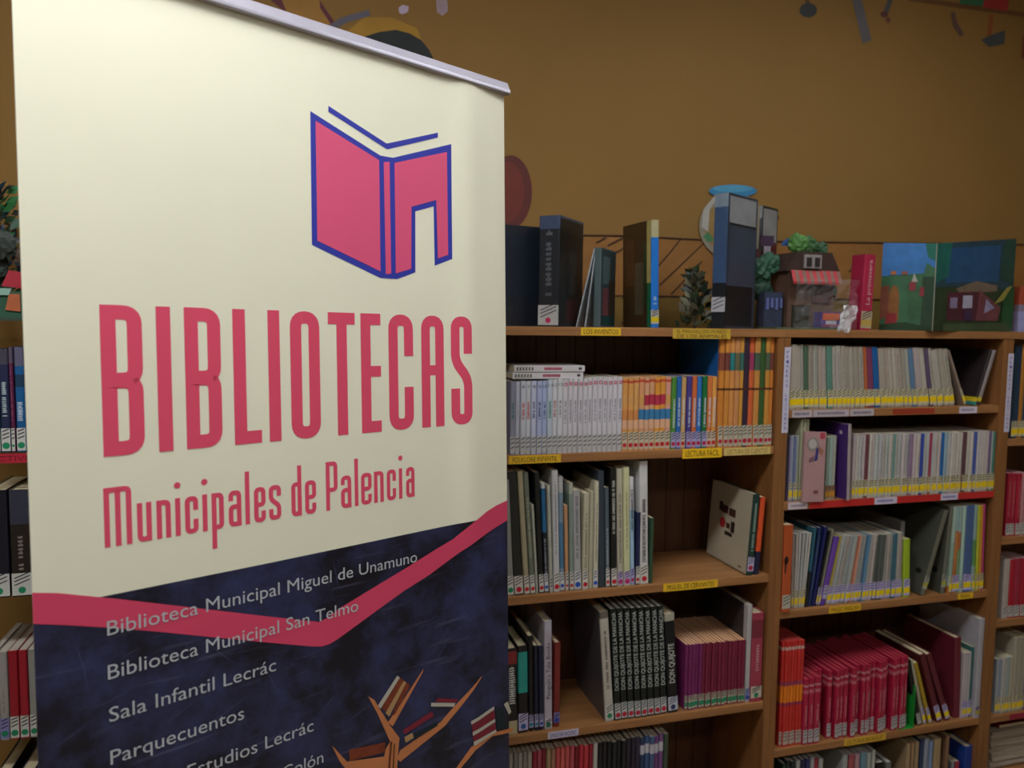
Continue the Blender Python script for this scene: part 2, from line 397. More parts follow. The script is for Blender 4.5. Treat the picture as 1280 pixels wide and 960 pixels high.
# sticker styles: z0, z1, base, dot, band
S_RED = (.003, .050, 'cfccc6', 'c41c30', None); S_BLU = (.003, .050, 'cfd0d4', '1c50b8', None); S_GRN = (.003, .052, 'cfd0cc', '1f8a64', None)
S_YEL = (.006, .054, 'cbc2a0', None, 'f0cc10'); S_LAV = (.006, .056, 'bdb4e4', None, 'ecd014'); S_GRY = (.004, .040, 'b9b7b4', None, None)
S_ORG = (.004, .046, 'cbb9a4', 'c02830', None); S_LIL = (.004, .046, 'a9a4d4', 'b82444', None)
COUNT = [0]; STUFF = []
def book(shelf, px0, px1, ytop, col, label, group=None, dx=0, yf=.014, d=.17, hard=False, st=None, title=None, page='cdbf9d', bands=(),
         yaw=0, rough=.38, up=0, cov_label=None, name='book', jit=True, stuff=False, push=0):
    if px0 > 1281 or px1 < -1: return None      # outside the frame
    Z = SH[shelf]; COUNT[0] += 1; n = COUNT[0]
    push += random.uniform(-.002, .003) if jit else 0
    X0, X1 = xat(px0, yf, Z), xat(px1, yf, Z)
    pm_ = (px0+px1)/2
    Xt, Zt = fp(pm_+dx, ytop, yf); Xb = (X0+X1)/2
    a = math.atan2(Xt-Xb, Zt-Z) if dx else 0
    if abs(a) < .012: a = 0
    w_ = (X1-X0)*math.cos(a); w_ = max(w_-.0010, .0020)
    h = math.hypot(Xt-Xb, Zt-Z) if a else Zt-Z
    h -= w_*abs(math.sin(a))/2
    w_ = round(w_, 4); h = round(h, 4)
    lim = CASES[shelf[0]][1]-.0206; top = X0+w_*math.cos(a)+h*math.sin(max(a, 0)); sh = max(0, max(top, X1)-lim)
    r = root(name, (X0+.0003-sh, yf+push, Z+.0003+up+(w_*math.sin(a) if a > 0 else 0)), label, 'book', group)
    r.rotation_euler = (0, a, math.radians(yaw))
    cm = mat(col, rough, 0, .07, 30) if isinstance(col, str) else col
    c = link('cover', cover_mesh(w_, h, d, hard, cm, bands=[(z0, z1, mat(cc, rough, 0, .07, 30)) for z0, z1, cc in bands]), r)
    if cov_label: c['label'] = cov_label
    link('page_block', page_mesh(w_, h, d, hard, PAGE(page)), r)
    if st: link('spine_sticker', sticker_mesh(w_, st, n), r)
    if title:
        z0, z1, tc = title[:3]; fill = title[3] if len(title) > 3 else .5
        if len(title) > 4 and title[4]:
            L = (z1-z0)*h; q = link('spine_lettering', text_mesh(title[4], mat(tc, .5, 0, .04), round(w_*fill, 4), round(L, 3), rot=90), r)
            q.location = (w_/2+w_*fill*.5, -.0004, z0*h)
        else: link('spine_print', marks_mesh(w_, z0*h, z1*h, tc, fill, n), r)
    r['dims'] = (w_, h, d)
    if stuff: STUFF.append(r)
    return r
def run(shelf, x0, x1, n, yt0, yt1, spec, where, group, jx=.12, jy=1.2, dx0=0, dx1=0, start=1, **kw):
    """a run of n books side by side; spec(i) -> dict(col, desc, ...)"""
    ws = [1+random.uniform(-jx, jx) for _ in range(n)]; s = sum(ws); x = x0; out = []
    for i in range(n):
        wd = (x1-x0)*ws[i]/s; f = (i+.5)/n; k = dict(kw); sp = dict(spec(i)); desc = sp.pop('desc'); k.update(sp)
        y = yt0+(yt1-yt0)*f+random.uniform(-jy, jy)
        y = k.pop('ytop', y); dxx = dx0+(dx1-dx0)*f
        out.append(book(shelf, x, x+wd, y, label='%s, %s %s' % (desc, ordn(i+start), where), group=group, dx=k.pop('dx', dxx), **k)); x += wd
    return out

# --- first shelf right of the banner: folklore volumes
TC = ['1f6a5a', 'b8b8c4', 'c0303a', 'c0303a', '2c3f6a', '2c3f6a', '35507c', '2a8068', 'a0303c', '8c8894']
def f1(i):
    c = ['8f90a4', 'b9bccb', 'c9ccd8', 'd0d2da', 'c4c8e0', 'b4bce0', 'aebade', 'c2cddd', 'd8d8de', 'd8d8de'][i]  # darker, greyer first covers have the banner's shadow put into their colour
    return dict(col=c, desc='pale slim volume with a short coloured title', title=(.48, .72, TC[i], .5), st=(.004, .047, 'b9b9ba', None, None))
for i, o in enumerate(run('b1', 637, 703, 10, 478, 474, f1, 'from the banner in the folklore row', 'folklore volumes', jx=.08, jy=.8, d=.13)):
    if i > 1:
        w_, h, d = o['dims']; q = link('spine_number', text_mesh(str(i+4), mat('2c2c3c', .5), .008, w_*.75 if i > 5 else w_*.5, center=True), o); q.location = (w_/2, -.0004, h*.925)
def f2(i):
    k = dict(col='d6d2da', desc='white slim volume with a pink ring', title=(.40, .72, '8f8a9c', .45), st=(.004, .047, 'bfbdbd', None, None)); return k
for o in run('b1', 703, 777, 12, 474, 471, f2, 'from the left among its white likes', 'white folklore volumes with a pink ring', jx=.05, jy=.8, d=.13):
    w_, h, d = o['dims']; b = MB(); r = w_*.38; m = mat('c0305c', .4); cc = [(w_/2+r*math.cos(i*math.pi/6), -.0004, h*.93+r*math.sin(i*math.pi/6)) for i in range(12)]
    ci = [(w_/2+r*.5*math.cos(i*math.pi/6), -.0004, h*.93+r*.5*math.sin(i*math.pi/6)) for i in range(12)]
    for i in range(12): j = (i+1) % 12; b.face([cc[i], cc[j], ci[j], ci[i]], m)
    b.build('ring_print', o, fix=False)
for i, (y, a, bb) in enumerate(((471.5, 641, 729), (463.5, 643, 731))):
    X0, z = fp(a, y, .02); X1 = fp(bb, y, .02)[0]; zb = SH['b1']+.205
    L = X1-X0
    zt = zof(685, 473.5-i*8.6, .02)
    o = root('book', (X0, .02, zt+.0005), ['white slim volume lying flat on the folklore row, lower of two', 'white slim volume lying flat on the folklore row, upper of two'][i], 'book', 'volumes lying flat on the folklore row')
    b = MB(); t = .0155; wm = mat('d4d0d4', .4, 0, .05); b.box(0, L, 0, .12, 0, .0008, wm); b.box(0, L, 0, .12, t-.0008, t, wm); b.box(0, L, 0, .001, .0008, t-.0008, wm); b.build('cover', o)
    b = MB(); b.box(.0008, L-.0008, .002, .119, .0009, t-.0009, PAGE()); b.build('page_block', o)
    b = MB(); b.box(L*.02, L*.27, -.0004, 0, .002, t-.002, mat('b8b7ae', .4)); 
    for k in range(6): b.face([(L*(.03+.042*k), -.0006, t*.25), (L*(.05+.042*k), -.0006, t*.25), (L*(.053+.042*k), -.0006, t*.75), (L*(.033+.042*k), -.0006, t*.75)], mat('4a4650', .6))
    b.build('spine_sticker', o)
    b = MB(); m = mat('a82c58', .5); x = L*.42
    while x < L*.66: b.face([(x, -.0004, t*.28), (x+.004, -.0004, t*.28), (x+.004, -.0004, t*.72), (x, -.0004, t*.72)], m); x += .0048
    m = mat('302c34', .5); b.face([(L*.91, -.0004, t*.3), (L*.955, -.0004, t*.3), (L*.955, -.0004, t*.7), (L*.91, -.0004, t*.7)], m)
    b.build('spine_print', o, fix=False)
# --- easy reading, orange series with a picture running over the spines
def f3(i):
    return dict(col=['d99a55', 'dca05c', 'd9a468', 'd89a6e', 'dba482', 'd8a077', 'e0993c', 'df9a44', 'd89c8c'][i], desc='orange slim reader with blue and red spine print',
                st=(.004, .050, 'c9bfa6', 'c02430', None), bands=((.93, .965, 'c8543c'), (.42, .56, '3f7fb0' if i > 2 else 'd08a50'), (.62, .76, 'b83450' if 3 < i < 8 else 'd9a060'), (.30, .42, 'e0b090')))
run('b1', 777, 838, 9, 473, 470.5, f3, 'right of the white volumes', 'orange readers', jx=.06, jy=1, d=.13)
CL = [('4f8a3c', 'green'), ('2c66b0', 'blue'), ('cfa468', 'tan'), ('4a3f8c', 'purple'), ('d06a3c', 'orange red'), ('2f72c0', 'bright blue'), ('1f7040', 'dark green'), ('d97a44', 'orange'), ('e0a050', 'light orange')]
x = 838
for i, (c, nme) in enumerate(CL):
    wd = 6.35; book('b1', x, x+wd, 471+random.uniform(-1, 1), c, nme+' slim reader with light title print right of the orange readers', 'coloured slim readers',
                    title=(.30, .72, 'cdd2dc', .4), st=S_LIL if i not in (2, 7, 8) else S_ORG, d=.13); x += wd
book('b1', 893.7, 896.5, 423, '1c5aa0', 'tall bright blue book standing left of the orange comic albums', yf=.02, d=.22, hard=True, jit=False)
def f4(i):
    c = ['cf8538', 'd08a40', 'd49050', 'c98c58', 'cf9440', '3a2a3c', 'd0643c', 'c88a48', '3a5c30', 'c98c40', 'd08038'][i]
    return dict(col=c, desc='tall orange comic album with striped foot' if i not in (5, 8) else 'dark spined comic album among the orange ones',
                bands=((.52, .54, '5a3020'), (.70, .86, ['8a4c3c', '7a4440', '2c7c80', '6a6a50', '3c6c64', '3a2a3c', 'a03c64', '4a6050', '3a5c30', '50604c', '7a4440'][i])),
                st=(.004, .060, 'b9b4a2', 'b8203c', None))
run('b1', 897, 965, 11, 421.8, 421.8, f4, 'from the left of its set', 'tall orange comic albums', jx=.2, jy=.2, d=.16, yf=.008, page='c8a080')

# --- Cervantes shelf, leaning mixed books
def leaning(shelf, rows, where, grp, **kw):
    for i, (x0, x1, dx, yt, c, desc, st, ti, ex) in enumerate(rows):
        k = dict(kw); k.update(ex); book(shelf, x0, x1, yt, c, desc, grp, dx=dx, st=st, title=ti, **k)
G2 = 'mixed books on the Miguel de Cervantes shelf'
leaning('b2', [
 (634.5, 643, -6, 600, '8f8f8c', 'pale grey book half hidden by the banner edge, leaning left', S_GRN, None, {}),
 (643.5, 655, -9, 590, '2b2c2a', 'black glossy book leaning left near the banner', S_RED, None, dict(d=.20)),
 (655.5, 662.5, -9, 589, 'a59c80', 'narrow beige book leaning left behind the black one', S_RED, None, {}),
 (663, 669.5, -9, 591, '6e7468', 'grey green book with speckled spine leaning left', S_RED, (.3, .8, 'a8ab90', .4), {}),
 (670, 673.5, -6, 631, 'b0b0a4', 'short thin pale book leaning left', None, None, {}),
 (674, 680.5, -6, 591, '1f2122', 'black book with grey top leaning between thin pale ones', S_RED, None, dict(d=.2)),
 (681, 686.5, -4.5, 604, '1e2430', 'blue topped dark book with rubbed spine print', S_BLU, (.12, .5, '9a98a4', .4), dict(bands=((.55, .95, '2c6896'), (.95, 1, 'b9bdbc')))),
 (687, 691.5, -3.5, 607, 'b4b4aa', 'thin off-white book beside the tall white one', S_GRY, None, {}),
 (692, 700, -2.5, 588, 'c6c6c8', 'tall white book with faint print, left half of shelf', S_RED, (.3, .92, '8c8c98', .3), {}),
 (700.5, 706.5, -2, 596, '7f93a4', 'grey blue book with a white head', S_BLU, None, dict(bands=((.86, 1, 'b8bcbc'), (.2, .6, '4f7a9c')))),
 (707, 711.5, -1.5, 632, 'cf9c74', 'short peach coloured thin book', S_RED, None, {}),
 (712, 717.5, -1, 604, '85958c', 'grey green thin book with a pale head', S_RED, None, dict(bands=((.9, 1, 'b0b4a8'),))),
 (718, 727, -1.5, 613, 'b2b0b2', 'light grey book with worn title, middle of shelf', S_BLU, (.3, .95, '77747c', .45), {}),
 (727.5, 735, 0, 617, 'c4bea6', 'cream book with running print, middle of shelf', S_RED, (.2, .8, '8a8474', .4), {}),
 (735.5, 741, 0, 615, 'b9b29c', 'second cream book, plain spine, middle of shelf', None, None, {}),
 (741.5, 748, 0, 602, 'cdc8b2', 'taller cream book with black line on spine', S_BLU, (.25, .8, '5a5850', .2), {}),
 (748.8, 757, -1, 589, '39434e', 'thick dark slate book with plain spine', None, None, dict(d=.2, hard=True)),
 (757.5, 763, -1, 610, '56636e', 'shorter slate book with dotted spine', S_RED, (.1, .6, 'a4acb4', .5), {}),
 (764, 771.5, -1, 585, '1d1e1c', 'black book with white capital title', S_RED, (.45, .9, 'b4b4ac', .5), dict(hard=True)),
 (772, 779.5, -1, 586, 'bdb7a4', 'beige book right of the black titled one', (.004, .04, 'b6a4d0', 'b03068', None), (.2, .8, '7c7868', .4), {}),
 (780, 788, -1, 584, 'd0d0a4', 'pale yellow tall book, right part of shelf', (.004, .04, 'b9a8d8', 'c02468', None), (.3, .8, '9a9878', .3), {}),
 (788.5, 794, -1, 597, '9fc0da', 'light blue book with white head and dark letters', S_LIL, (.5, .9, '343440', .5), dict(bands=((.7, 1, 'd8d8de'),))),
 (794.5, 800, 0, 641, '222a50', 'short navy book beside the tall white one', S_RED, None, dict(hard=True)),
 (800.5, 811, -.5, 577, 'd4d2d2', 'tallest white book with large blurred title, end of row', S_RED, (.18, .72, '565058', .5), dict(hard=True, d=.21)),
 (811.7, 816, 0, 648, '33503c', 'short dark green thin book ending the row', None, None, {}),
], '', G2)
b1 = book('b2', 933, 941.5, 618, '1f3a34', 'cream covered book with dark green spine leaning against the bookcase side', None, dx=9.5, yf=.008, d=.22, hard=True, jit=False,
     st=(.012, .052, 'b9b4d8', 'b02444', None), title=(.3, .9, '8fa69c', .35))
w_, h, d = b1['dims']
b = MB(); cm = mat('b8ad98', .45, 0, .06, 12); b.face([(-.0003, .004, .002), (-.0003, d, .002), (-.0003, d, h), (-.0003, .004, h)], cm)
dk = mat('4a2c26', .5); rd = mat('b02c34', .5); bk = mat('2c221e', .5)
for (y0, y1, z0, z1, m) in ((.08, .115, .62, .72, dk), (.12, .155, .63, .73, dk), (.15, .17, .64, .76, bk), (.08, .10, .42, .56, bk), (.105, .125, .45, .52, dk), (.09, .13, .36, .41, bk), (.03, .045, .05, .07, dk)):
    b.face([(-.0006, y0, h*z0), (-.0006, y1, h*z0), (-.0006, y1, h*z1), (-.0006, y0, h*z1)], m)
b.face([(-.0008, .145+.016*math.cos(i*math.pi/7), h*.5+.016*math.sin(i*math.pi/7)) for i in range(14)], rd)
b.build('front_cover_print', b1, fix=False)
book('b2', 942.5, 949, 622, 'd8532c', 'orange book with navy foot behind the leaning cream one', None, dx=9, yf=.010, d=.20, bands=((0, .3, '1f2340'),), jit=False, st=None)

# --- Don Quijote shelf
G3 = 'books on the shelf of black Don Quijote volumes'
book('b3', 634, 647.5, 811, '1c1c1e', 'black book with white title and red head beside the banner', G3, dx=-1, bands=((.82, .97, '8a2c30'), (0, .16, 'b5aa8a')), title=(.36, .8, 'c8c8c8', .6), hard=True)
o = book('b3', 648.3, 661, 808, '18191c', 'black book with a big turquoise spine panel', G3, dx=-1, bands=((.46, .93, '2c9c94'),), st=(.006, .052, 'b7b0d8', '2c60a0', None), hard=True, d=.15)
book('b3', 661.7, 668, 796, '17181c', 'taller black book right of the turquoise one', G3, dx=-1, st=(.010, .045, 'a8a4cc', '2080a0', None), d=.2)
book('b3', 668.7, 674, 808, '1d2038', 'navy book, left one of two alike', G3, dx=-1, st=(.010, .045, 'a8a4cc', '2080a0', None), d=.2)
book('b3', 674.5, 680.3, 808, '1e2440', 'navy book, right one of two alike', G3, dx=-1, st=(.010, .045, 'a8a4cc', '2048a0', None), d=.2)
book('b3', 681, 691, 777, 'b6b0c0', 'tall white lilac book titled with black italic letters', G3, dx=-.5, hard=True, d=.2, title=(.28, .80, '2c2830', .55, "Penguin's Tale Books"), st=(.006, .03, 'c4bcc8', '1f6a54', None))
book('b3', 692, 700, 804, '7c2a28', 'dark red book ending the left group', G3, dx=2, yf=.02, st=(.012, .04, '8078b8', '2c3ca0', None), hard=True, d=.18)
wb = book('b3', 757, 768, 765, 'bcb6ac', 'white spined book with dark grey cover leaning on the black volumes', None, dx=-7.5, yf=.012, d=.22, hard=True, jit=False, st=(.006, .045, 'c9c9c4', '1f7f5c', None),
          bands=((.94, 1, '6a625c'),), title=(.3, .84, '5c5650', .3))
w_, h, d = wb['dims']; b = MB(); b.face([(-.0004, .006, .002), (-.0004, d, .002), (-.0004, d, h-.001), (-.0004, .006, h-.001)], mat('5a5860', .3, 0, .1, 10)); b.build('front_cover_print', wb, fix=False)
for i in range(8):
    x0 = 768.8+i*8.25
    book('b3', x0, x0+7.9, 761.5-i*.5, '141a1a', 'black volume lettered DON QUIJOTE DE LA MANCHA, %s of its eight' % ordn(i+1), 'black Don Quijote volumes', dx=-6.2+i*.25, hard=True, d=.19, page='d0cdc4',
         st=(.004, .048, 'b4b9ba', 'b8203c', None), title=(.27, .97, 'bcc4c0', .66, 'DON QUIJOTE DE LA MANCHA'), yf=.012)
book('b3', 836, 848.5, 768, '15161a', 'thick black book with bold white DON QUIJOTE and torn head', None, dx=-4.5, hard=True, d=.2, st=(.006, .045, 'b9bccc', '202a60', None),
     title=(.30, .70, 'd8d8d4', .55, 'DON QUIJOTE'), bands=((.93, 1, 'a8a294'),), yf=.010)
def f5(i):
    return dict(col='7a2a62' if i < 5 else '7c2440', desc='purple slim volume with a green foot sticker' if i < 5 else 'burgundy slim volume with a green foot sticker', st=(.004, .042, 'b9ae9c', None, '1f8a64'))
run('b3', 855.5, 930, 18, 807, 800.5, f5, 'in the burgundy set', 'burgundy set', jx=.08, jy=.3, d=.19, page='d8ac80', hard=False, title=(.35, .9, '5c1c34', .2))
gb = book('b3', 930.8, 937, 757, 'b2aeb0', 'grey spined book with a dark picture cover right of burgundy set', None, hard=True, d=.24, jit=False, st=(.006, .04, '8c94c8', '2c48a0', None))
w_, h, d = gb['dims']; b = MB(); b.face([(-.0004, .02, .002), (-.0004, d, .002), (-.0004, d, h-.001), (-.0004, .02, h-.001)], mat('3c3638', .3, 0, .3, 14)); b.build('front_cover_print', gb, fix=False)
book('b3', 938, 952, 767, 'a03c50', 'thick raspberry red book beside the bookcase side', None, yf=.008, hard=True, d=.2, st=(.012, .046, 'c4bcac', '1f7f5c', None), title=(.35, .66, 'c08a94', .3), bands=((.72, .92, '7a2c3c'),))

# --- lowest visible shelf of that case: only heads of the books show
LOW = [('8c8880', 'grey'), ('9a958c', 'grey'), ('7e7a74', 'grey'), ('a09a92', 'pale grey'), ('8a857e', 'grey'), ('a8a096', 'pale grey'), ('8c2438', 'crimson'), ('a44858', 'rose'), ('7c1c2c', 'dark red'), ('a08868', 'tan'),
       ('a0705c', 'tan red'), ('c05050', 'coral'), ('cc6058', 'coral'), ('c45a58', 'coral'), ('b85058', 'rose'), ('7a1c28', 'dark red'), ('b83040', 'red'), ('c03c44', 'red'), ('8c2030', 'dark red'), ('b8b4ac', 'white'),
       ('1c1c20', 'black'), ('202024', 'black'), ('1a1c20', 'black'), ('242428', 'black'), ('1c1c22', 'black'), ('201e26', 'black'), ('2a2630', 'charcoal'), ('282434', 'charcoal'), ('302c40', 'plum'),
       ('2c3c5c', 'blue and white'), ('3c5480', 'blue and white'), ('4c6088', 'blue and white'), ('6c4478', 'violet and white'), ('744c80', 'violet and white'), ('3c4c3c', 'green')]
x = 634; wd = (838-634)/len(LOW)
for i, (c, nme) in enumerate(LOW):
    f = i/len(LOW); yt = 944-26*f+random.uniform(-1.5, 1.5)
    book('b4', x-5, x+wd-5.2, yt, c, '%s thin book in the lowest visible row, %s from the banner' % (nme, ordn(i+1)), 'thin books in the lowest visible row', stuff=True, dx=3, d=.2, page='c4b9a4',
         bands=((.84, .93, 'b8b4c0'),) if 28 < i < 34 else ())
    x += wd

# ------------------------------------------------------------------ case c
PALE = ['a59c90', 'aaa196', 'b0a69a', '9c9488', 'aea8a0', 'a89a90', 'b4aca0', 'a3a49a', 'ada0a0']
def pale(i, special, cyc, desc='pale slim booklet with a yellow sticker'):
    c = special.get(i); rnd = random.Random(i*31+cyc)
    if c: return dict(col=c[0], desc=c[1]+' slim booklet with a yellow sticker', title=None)
    return dict(col=rnd.choice(PALE), desc=desc, title=(.35, .9, rnd.choice(['8c8078', '7c8488', '94706c', '6c7c6c']), .25) if rnd.random() < .5 else None)
SPA = {3: ('4c6450', 'green'), 8: ('5c8478', 'green'), 16: ('b06038', 'orange'), 17: ('7c3c5c', 'plum'), 18: ('1c5c9c', 'bright blue'), 26: ('5c7c9c', 'grey blue'), 29: ('5c4c68', 'violet')}
run('c1', 985.5, 1194, 34, 431.5, 437, lambda i: dict(pale(i, SPA, 1), dx=-9*(i/33)**1.5), 'in the upper row of pale ones', 'pale booklets, upper row', jx=.3, jy=1, st=S_YEL, d=.16)
book('c1', 1205.5, 1209, 438, '8c7c70', 'thin booklet leaning steeply left after the upper pale row', None, dx=-21, st=S_YEL, d=.16, jit=False)
for i, (a, bb) in enumerate(((1217.5, 1220.5), (1221.5, 1226))):
    o = book('c1', a, bb, 437+i, '2c2224', ['dark thin book leaning right in the upper row, front cover visible', 'pale edged thin book leaning right behind the dark one'][i], 'dark thin leaning books', dx=21, yf=.012, d=.2,
             bands=((.0, .06, '2c7c78'), (.06, .14, 'c8b020')) if i == 0 else ((.06, .14, 'c8b020'), (.14, 1, '8a8080')), jit=False)
# second row
SPB0 = [('8c84a8', 'lilac'), ('9ca4b0', 'blue grey'), ('6c78a0', 'blue'), ('9ca098', 'grey green')]
run('c2', 985, 996.5, 4, 546, 546, lambda i: dict(col=SPB0[i][0], desc=SPB0[i][1]+' thin booklet'), 'from the left in the second row', 'booklets at the left of the second row', st=S_YEL, d=.16, jy=1)
run('c2', 997, 1008, 3, 524.5, 524, lambda i: dict(col=['9a9c84', 'a8a48c', '8c8c74'][i], desc='tall olive cream booklet'), 'of three beside the pink fronted book', 'tall olive booklets', st=S_YEL, d=.17, jy=.5)
run('c2', 1031, 1044, 3, 548, 544, lambda i: dict(col=['8c988c', '9cb0a8', 'a8a89c'][i], desc='grey green booklet'), 'between the pink and the purple book', 'grey green booklets', st=(.004, .04, 'a87850', None, 'c88c28'), d=.16)
# pink book standing face out, leaning back on the row
zb = SH['c2']; Xa = xat(1003, -.004, zb); Xb = xat(1029, -.004, zb); W = Xb-Xa; zt = zof(1018, 539, .01); H = zt-zb
o = root('book', (Xa, -.0045, zb+.0003), 'pink picture book standing with its front cover outward', 'book')
o.rotation_euler = (math.radians(-2.5), math.radians(2.0), 0); cm = mat('b08a8c', .4, 0, .06, 12)
b = MB(); b.box(0, W, 0, .0022, .001, H, cm); b.box(0, W, .0068, .009, .001, H, cm); b.box(0, .002, .0022, .0068, .001, H, cm); b.build('cover', o)
b = MB(); b.box(.0021, W-.002, .0023, .0067, .003, H-.002, PAGE()); b.build('page_block', o)
b = MB(); f = lambda pts, c, y: b.face([(W*x, y, H*z) for x, z in pts], mat(c, .4, 0, .06))
f([(.38+.3*math.cos(i*math.pi/8), .82+.10*math.sin(i*math.pi/8)) for i in range(16)], '8c8480', -.0003)
f([(.36+.2*math.cos(i*math.pi/8), .83+.07*math.sin(i*math.pi/8)) for i in range(16)], 'b4aca8', -.0006)
f([(.7, .9), (.95, .9), (.95, .99), (.7, .99)], 'b04458', -.0003); f([(.45, .58), (.62, .60), (.66, .76), (.55, .78)], '343a78', -.0006); f([(.62, .72), (.85, .66), (.9, .74), (.66, .8)], '9c6858', -.0003)
f([(.2, .56), (.45, .58), (.45, .66), (.22, .62)], '7c5860', -.0003); f([(.5, .12), (.72, .12), (.72, .17), (.5, .17)], '7c4850', -.0003)
b.build('front_cover_print', o, fix=False)
# purple book with its cover showing
o = book('c2', 1058, 1063, 530.5, '4a2c6c', 'purple book with pale page edges sticking out of the second row', None, dx=2.5, yf=-.012, d=.21, hard=True, jit=False, bands=((.0, 1, 'a89a9c'),))
w_, h, d = o['dims']; b = MB(); b.face([(-.0004, .0, .001), (-.0004, d, .001), (-.0004, d, h-.001), (-.0004, .0, h-.001)], mat('4c2c74', .35, 0, .06, 12))
for k in range(9): b.face([(-.0007, .05+.006*(k % 2), h*(.2+.065*k)), (-.0007, .065+.006*(k % 2), h*(.2+.065*k)), (-.0007, .065, h*(.235+.065*k)), (-.0007, .05, h*(.235+.065*k))], mat('a898a8', .4))
b.face([(-.0007, .03+.006*math.cos(i*math.pi/5), h*.88+.006*math.sin(i*math.pi/5)) for i in range(10)], mat('b8a8b8', .4)); b.build('front_cover_print', o, fix=False)
SPB = {4: ('6c3c44', 'maroon'), 12: ('6c948c', 'teal grey'), 17: ('8c7490', 'mauve'), 20: ('3448a0', 'deep blue'), 23: ('a0304c', 'crimson'), 27: ('1c64a8', 'bright blue'), 28: ('8ca8b4', 'pale blue'), 34: ('5c3c44', 'brown'), 37: ('4458a0', 'blue'), 42: ('6c5c7c', 'violet'), 44: ('4c7c70', 'green')}
for i in range(45): pass
PALE2 = PALE
PALE = ['b9b2ac', 'c0b9b0', 'beb4b4', 'b4b2b4', 'c4bcb4', 'b2b8b4', 'c0b0b4']
run('c2', 1064.5, 1244.5, 45, 544, 539.5, lambda i: pale(i, SPB, 2, 'white slim booklet with a yellow sticker'), 'in the second row of pale ones', 'pale booklets, second row', jx=.25, jy=.7, st=S_YEL, d=.16, stuff=True, yf=.003)
# third row
ob = book('c3', 977, 988, 657, 'b4532c', 'tall orange book against the bookcase side, third row', None, dx=0, yf=-.004, d=.22, hard=False, yaw=0, jit=False, st=(.010, .05, 'b4b0a0', None, None))
w_, h, d = ob['dims']; b = MB(); cm = mat('2c1c18', .5)
b.face([(w_*(.3+.25*math.cos(a)), -.0005, h*.60+.012*math.sin(a)) for a in [i*math.pi/8 for i in range(16)]], cm); b.face([(w_*.12, -.0005, h*.45), (w_*.3, -.0005, h*.45), (w_*.32, -.0005, h*.6), (w_*.12, -.0005, h*.58)], cm)
b.build('spine_print', ob, fix=False)
run('c3', 989, 1006, 6, 668, 666, lambda i: dict(col=['a89c94', 'b4aca4', 'b8b4b4', 'a4a4a0', 'b4b4b0', 'c0bcb4'][i], desc='white booklet leaning right'), 'beside the orange book, third row', 'white leaning booklets', dx0=2, dx1=11, st=S_YEL, d=.17, page='c8c0b0')
leaning('c3', [
 (1006.5, 1010, 11.5, 660, '2c5c6c', 'teal book leaning right, third row', None, None, dict(bands=((.0, .45, '1c2024'),), d=.2)),
 (1010.5, 1014.5, 14, 660, '24345c', 'black and blue book leaning right with a bright line', None, (.2, .9, '6c84a8', .2), dict(d=.2)),
 (1015, 1018.5, 17, 659, '1c2258', 'navy book leaning right, third row', None, None, dict(d=.2)),
 (1019, 1021.5, 18, 664, '1a1a1e', 'thin black book leaning right', S_LAV, None, dict(d=.18)),
 (1022, 1024.5, 19, 662, '7c7a6c', 'thin khaki book leaning right', S_LAV, None, dict(d=.18)),
 (1025, 1031.5, 19, 671, '6a44a0', 'purple book leaning right, third row', (.02, .06, 'b0a8c8', None, None), None, dict(d=.18, bands=((0, .07, '5a3a9c'),)))], '', 'leaning dark books in the third row')
P3 = {0: ('a8983c', 'mustard'), 7: ('b87058', 'salmon'), 8: ('c08c78', 'peach'), 11: ('4c6c84', 'slate blue'), 12: ('5c84a0', 'steel blue'), 16: ('4c5450', 'dark grey'), 17: ('565c58', 'dark grey'), 18: ('545a58', 'dark grey'), 22: ('3c6474', 'petrol blue'), 23: ('42707c', 'petrol blue')}
PALE = ['a49c94', 'b0a6a0', 'a8a09c', '9ca09c', 'b0a8a4', '8c9494', 'a498a4']
run('c3', 1032, 1127, 26, 671, 667, lambda i: pale(i, P3, 3, 'pale thin booklet with a lilac and yellow sticker'), 'in the leaning third row', 'thin booklets, third row', jx=.25, jy=1, dx0=18.5, dx1=3, st=S_LAV, d=.17, page='c4bca8')
book('c3', 1128.5, 1136.5, 674, '9cb82c', 'lime green thin booklet ending the third row', None, dx=1.5, st=S_LAV, d=.16)
o = book('c3', 1122.5, 1127.9, 652.5, '8c8a90', 'tall pale grey folder standing behind the third row', None, yf=.06, d=.2, hard=True, jit=False)
for i, (a, bb, dx, yt, lab) in enumerate(((1150, 1156.5, 31, 638, 'big dark grey green picture book leaning far right'), (1175, 1181, 13, 634, 'grey picture book leaning right onto the coloured group'))):
    o = book('c3', a, bb, yt, '6c6c60', lab, 'grey leaning picture books', dx=dx, yf=.01, d=.2, hard=True, jit=False, st=(.02, .06, 'a8a8a0', None, 'a8a440'))
    w_, h, d = o['dims']; b = MB(); b.face([(-.0004, .0, .001), (-.0004, d, .001), (-.0004, d, h-.001), (-.0004, .0, h-.001)], mat('4c4c44', .35, 0, .12, 12))
    b.face([(-.0007, .03+.012*math.cos(k*math.pi/6), h*.25+.009*math.sin(k*math.pi/6)) for k in range(12)], mat('1c1a1a', .4)); b.build('front_cover_print', o, fix=False)
